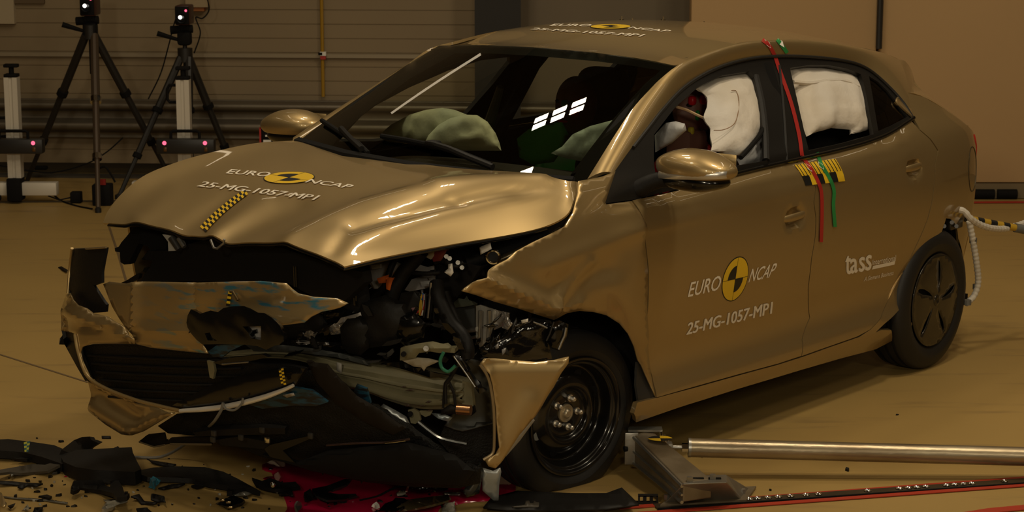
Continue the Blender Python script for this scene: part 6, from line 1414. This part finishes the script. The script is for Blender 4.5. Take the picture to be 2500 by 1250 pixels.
shard(B_, 'black curled square fragment right of the Z-shaped strip', [(374, 1207), (400, 1213), (402, 1227), (385, 1225), (370, 1220)], .006, BLACK, 0, .025, 8, seed=9)
shard(B_, 'black flat fragment at the bottom edge below the Z-shaped strip', [(333, 1243), (358, 1241), (374, 1255), (338, 1258)], .006, BLACK, 0, .01, 8, seed=10)
shard('lamp_lens', 'pointed clear lamp lens with a bright tip near the bottom edge', [(248, 1245), (262, 1235), (280, 1229), (294, 1234), (270, 1244), (254, 1248)], .012, CLEAR, 0, .02, 6, seed=11)
shard('clear_fragment', 'flat pale clear sheet behind the pointed lamp lens', [(252, 1221), (300, 1220), (312, 1226), (285, 1233), (262, 1230)], .002, CLEAR, 0, .006, 9, seed=12)
shard('panel_scrap', 'bright gold painted panel scrap at the bottom left corner', [(-30, 1195), (0, 1204), (8, 1218), (17, 1232), (14, 1239), (-30, 1240)], .006, PAINT, 0, .05, 8, seed=13)
shard(B_, 'black scrap beside the gold panel scrap', [(18, 1238), (38, 1231), (36, 1236), (22, 1241)], .008, BLACK, 0, .01, 7, seed=14)
shard('glass_crumb', 'sparkling crumpled clear crumb in the bottom left corner', [(56, 1247), (64, 1238), (69, 1243), (62, 1250)], .008, CLEAR, 0, .02, 5, seed=15)
shard(B_, 'black angular fragment at the bottom edge right of the clear crumb', [(78, 1256), (90, 1242), (106, 1240), (100, 1247), (90, 1256)], .01, BLACK, 0, .015, 7, seed=16)
shard('thin_rod', 'thin grey plastic rod lying across the left foreground', [(8, 1213), (60, 1216), (130, 1222), (166, 1228), (164, 1230), (100, 1223), (8, 1215)], .004, SMOKE, 0, .004, 10, seed=17)
shard(B_, 'flat black fragment behind the thin grey rod', [(95, 1213), (115, 1210), (127, 1214), (120, 1218)], .008, BLACK, 0, .01, 7, seed=18)
shard('blue_block', 'small bright blue plastic lump among the debris', [(367, 1178), (374, 1172), (380, 1175), (381, 1182), (372, 1186)], .03, mat('blue_plastic', (.05, .24, .34), .3, bump=(60, .5)), 0, .01, 4, seed=19)
shard('splash_strip', 'long black tail-shaped rubber strip in front of the car', [(330, 1146), (346, 1150), (375, 1144), (430, 1141), (500, 1143), (545, 1154), (580, 1171), (636, 1202), (600, 1193), (568, 1197), (566, 1202), (554, 1203), (560, 1189), (510, 1181), (470, 1171), (430, 1169), (360, 1167), (340, 1160)], .018, BLACK, .005, .022, 11, seed=20)
shard(B_, 'pointed black sliver under the tail-shaped strip', [(386, 1193), (420, 1184), (452, 1182), (432, 1190), (400, 1195)], .006, BLACK, 0, .01, 7, seed=21)
shard(B_, 'black crumpled fragment under the bend of the tail-shaped strip', [(467, 1188), (490, 1181), (512, 1178), (496, 1189), (480, 1192)], .008, BLACK, 0, .012, 7, seed=22)
shard('smoked_lens', 'smoked grey lens scrap under the tip of the tail-shaped strip', [(560, 1212), (590, 1195), (630, 1201), (604, 1209)], .004, SMOKE, 0, .012, 9, seed=23)
s1 = shard('sensor_module', 'square black sensor module with gold glints on the bare floor', [(530, 1236), (545, 1223), (570, 1213), (597, 1224), (590, 1232), (556, 1241)], .012, BLACKG, 0, .018, 7, seed=24)
for u, v in ((543, 1221), (558, 1226), (562, 1238)): p = fl(u, v, .03) - np.array(s1.location); MB().box(p, (.018, .012, .008), bev=.003).build('gold_glint', mat('glint_gold', (.5, .36, .18), .2, .95), s1)  # small gold blocks put in for the glint on the module
shard(B_, 'black toothed strip behind the tail-shaped strip', [(358, 1124), (380, 1127), (430, 1135), (416, 1140), (397, 1137), (370, 1130)], .006, BLACK, 0, .01, 8, seed=25)
s2 = shard(B_, 'torn black carrier with a silver ball joint at the edge of the coolant pool', [(615, 1170), (640, 1178), (660, 1171), (690, 1182), (722, 1180), (732, 1192), (700, 1197), (672, 1198), (650, 1195), (625, 1188)], .012, BLACK, 0, .03, 8, seed=26)
V2, F2 = superell((0, 0, 0), (.012, .012, .012), (2, 2), 10); MB().add(V2 + fl(667, 1183, .05) - np.array(s2.location), F2).build('ball_joint', CHROME, s2)
shard(B_, 'square black flap in the coolant pool below the torn carrier', [(680, 1200), (712, 1197), (715, 1212), (682, 1214)], .006, BLACK, 0, .012, 8, seed=27)
shard('curved_fragment', 'curved smoked lamp bezel lying in the coolant pool', [(762, 1196), (800, 1188), (842, 1172), (856, 1172), (846, 1186), (818, 1196), (800, 1205), (830, 1209), (868, 1208), (872, 1213), (840, 1222), (800, 1224), (772, 1213)], .008, mat('smoked_black', (.012, .012, .012), .15, 0, .5), 0, .035, 8, seed=28)
shard(B_, 'small black triangular fragment left of the lamp bezel', [(742, 1206), (758, 1195), (765, 1219), (746, 1224)], .008, BLACK, 0, .015, 7, seed=29)
shard('metal_clip', 'twisted shiny metal clip on the left shore of the pool', [(721, 1238), (728, 1226), (736, 1230), (738, 1240), (727, 1253)], .008, STEEL, 0, .03, 5, seed=30)
shard('lamp_fragment', 'flat brown-gold glossy lamp fragment at the bottom middle', [(968, 1242), (1000, 1222), (1060, 1214), (1094, 1210), (1102, 1222), (1060, 1234), (1010, 1246), (980, 1254)], .008, mat('gold_black_gloss', (.10, .075, .035), .15, .5, .5), 0, .03, 9, seed=31)
shard(B_, 'black glossy sheet left of the brown-gold fragment', [(918, 1256), (940, 1232), (968, 1222), (1000, 1222), (985, 1240), (960, 1258)], .008, BLACKG, 0, .03, 9, seed=32)
shard('metal_strip', 'narrow bright metal strip beside the fallen projector lamp', [(1084, 1204), (1124, 1203), (1123, 1209), (1085, 1210)], .006, STEEL, 0, .008, 7, seed=33)
shard('white_chip', 'small white chip in the middle of the coolant pool', [(911, 1234), (919, 1229), (926, 1236), (918, 1240)], .012, WHITE, 0, .004, 6, seed=34)
shard('clear_fragment', 'jagged translucent flake left of the fallen projector lamp', [(967, 1204), (975, 1199), (985, 1197), (992, 1201), (990, 1208), (971, 1210)], .004, CLEAR, 0, .01, 5, seed=35)
shard('clear_fragment', 'pale clear scraps at the bottom edge right of the pool', [(1078, 1240), (1090, 1230), (1110, 1228), (1112, 1256), (1080, 1258)], .006, CLEAR, 0, .03, 7, seed=36)
shard('arch_liner', 'large black wheel arch liner lying flat below the front wheel', [(1180, 1240), (1200, 1216), (1262, 1200), (1400, 1206), (1480, 1206), (1518, 1192), (1545, 1218), (1560, 1233), (1480, 1244), (1350, 1247), (1240, 1246)], .006, BLACK, 0, .035, 13, seed=37)
shard('clip_strip', 'grey notched clip strip on the near edge of the arch liner', [(1250, 1199), (1281, 1195), (1284, 1185), (1292, 1185), (1294, 1191), (1302, 1191), (1304, 1185), (1310, 1189), (1390, 1192), (1395, 1186), (1406, 1186), (1408, 1194), (1482, 1203), (1470, 1209), (1380, 1202), (1290, 1199)], .006, mat('grey_brown', (.06, .05, .035)), .06, .02, 8, seed=38)
mb = MB()
for k in range(3): u = 1560 + 16 * k; c = fl(u, 1219, .015); mb.box(c, (.006, .02, .03)); mb.box(c + np.array([.018, 0, 0]), (.006, .02, .03)); mb.box(c + np.array([.009, 0, .015]), (.024, .02, .006))
mb.box(fl(1577, 1227, .004), (.09, .02, .008)); o = mb.build('clip_comb', BLACK); tag(o, 'black toothed clip comb between arch liner and floor bracket', 'debris')
# projector lamp unit fallen out of the headlight
L0 = fl(1030, 1204); lamp = thing('projector_lamp', 'black and chrome projector lamp unit fallen in the coolant pool', 'lamp', tuple(L0))
Rl = np.array([[1, 0, 0], [0, .25, -.97], [0, .97, .25]]) @ np.array([[.9, -.43, 0], [.43, .9, 0], [0, 0, 1]])
MB().lathe([(-.03, .0005), (-.03, .030), (.0, .052), (.05, .055), (.055, .050), (.0, .045)], (0, .01, .085), np.array([[1, 0, 0], [0, -.5, -.86], [0, .86, -.5]]).T, 32).build('reflector', mat('brassy_chrome', (.62, .54, .40), .10, 1), lamp)
MB().box((.01, .03, .125), (.12, .06, .05), bev=.012).build('housing', BLACKG, lamp); MB().box((.06, .02, .06), (.08, .07, .10), bev=.015).build('housing', BLACK, lamp)
MB().box((.0, -.005, .15), (.06, .008, .008), roty(.3)).build('bright_edge', CHROME, lamp)
for x, z, a in ((-.05, .03, .3), (.02, .035, -.4), (.06, .04, .6), (.045, .03, -.2)): MB().box((x, -.02, z), (.008, .02, .035), roty(a)).build('prong', mat('brassy_chrome', (.6, .5, .4)), lamp)
MB().tube([(-.05, 0, .03), (-.10, .0, .02), (-.16, -.05, .004), (-.22, -.10, .004)], .004, 6, res=20).build('wire', BLACKM, lamp)
V2, F2 = superell((0, 0, 0), (.05, .04, .028), (2.2, 2.2), 10); MB().add(V2 + np.array([0, 0, .030]), F2).build('socket', BLACKG, lamp)
# small far scrap on the floor at left
shard(B_, 'dark scrap on the floor left of the black bay panel', [(142, 653), (150, 651), (166, 660), (163, 664), (150, 659)], .004, BROWNG, 0, .01, 6, seed=39)
shard(B_, 'long black chip on the floor behind the ribbed fin', [(248, 1066), (270, 1066), (271, 1070), (249, 1070)], .006, BLACK, 0, .0, 8, seed=40)
shard(B_, 'black sliver above the duct block', [(277, 1096), (288, 1091), (291, 1094), (280, 1098)], .006, BLACK, 0, .005, 8, seed=41)
shard(B_, 'black wedge lying between the bumper strip and the grey-brown strip', [(28, 1123), (62, 1119), (70, 1115), (78, 1119), (66, 1124)], .01, BLACK, 0, .015, 7, seed=42)
# small flecks nobody could tell apart
rs = np.random.RandomState(77); flecks = []
for k in range(5):
    q = [(math.cos(a) * rs.uniform(.5, 1), math.sin(a) * rs.uniform(.5, 1)) for a in np.linspace(0, 2 * math.pi, rs.randint(4, 7), endpoint=False)]
    n = len(q); V = [(x * .016, y * .009, .0) for x, y in q] + [(x * .014, y * .008, .005 + rs.uniform(0, .004)) for x, y in q]
    flecks.append(MB().add(V, [tuple(range(n))[::-1], tuple(range(n, 2 * n))] + [(i, (i + 1) % n, n + (i + 1) % n, n + i) for i in range(n)]).mesh('fleck'))
    flecks[-1].materials.append((BLACK, BLACKG, BROWNG, BLACK, BLACK)[k])
def fleck(u, v, s, k):
    o = bpy.data.objects.new('plastic_chip', flecks[k]); COL.objects.link(o); p = fl(u, v); o.location = (p[0], p[1], .0005); o.rotation_euler = (0, 0, rs.uniform(0, 6.28)); o.scale = (s, s, s); return o
done = []
for i in range(110):
    if i < 75: u, v = rs.uniform(0, 690), 1100 + 145 * rs.rand() ** .6
    elif i < 95: u, v = rs.uniform(690, 1090), rs.uniform(1205, 1248)
    else: u, v = rs.uniform(0, 560), rs.uniform(1060, 1140)
    if 320 < u < 640 and v < 1130 and rs.rand() < .5: continue
    if any(abs(u - a) < 12 and abs(v - b) < 6 for a, b in done): continue
    done.append((u, v)); tag(fleck(u, v, rs.uniform(.35, 1.25), rs.randint(5)), 'tiny black plastic chip scattered on the floor before the car', 'chip', 'black chips scattered before the car')
cm = MB().add([(x * 1.0, y, z) for x, y, z in [tuple(v.co) for v in flecks[0].vertices]], [tuple(p.vertices) for p in flecks[0].polygons]).mesh('crumb'); cm.materials.append(CLEAR)
for i in range(26):
    u, v = rs.uniform(20, 700), 1130 + 110 * rs.rand()
    o = bpy.data.objects.new('glass_crumb', cm); COL.objects.link(o); p = fl(u, v); o.location = (p[0], p[1], .0005); o.rotation_euler = (0, 0, rs.uniform(0, 6)); s = rs.uniform(.25, .7); o.scale = (s, s, s * 1.4); tag(o, 'tiny clear glass crumb scattered on the floor before the car', 'crumb', 'glass crumbs scattered before the car')
for u, v, s in ((2010, 1014, 1.0), (2195, 1014, .8), (1714, 1117, 1.0), (1882, 1197, 1.0), (2068, 1149, 1.3), (1518, 1117, .9), (47, 888, 1.0)):
    pass
for (u, v, s), l in zip(((1714, 1117, .8), (1881, 1198, .8), (2068, 1149, 1.3), (2190, 1014, .7)), ('black chip on the bare floor under the steel pole', 'black chip between the steel pole and the floor rail', 'dark smear chip right of the floor bracket, below the steel pole', 'black chip on the bare floor behind the steel pole')): tag(fleck(u, v, s, 0), l, 'chip')
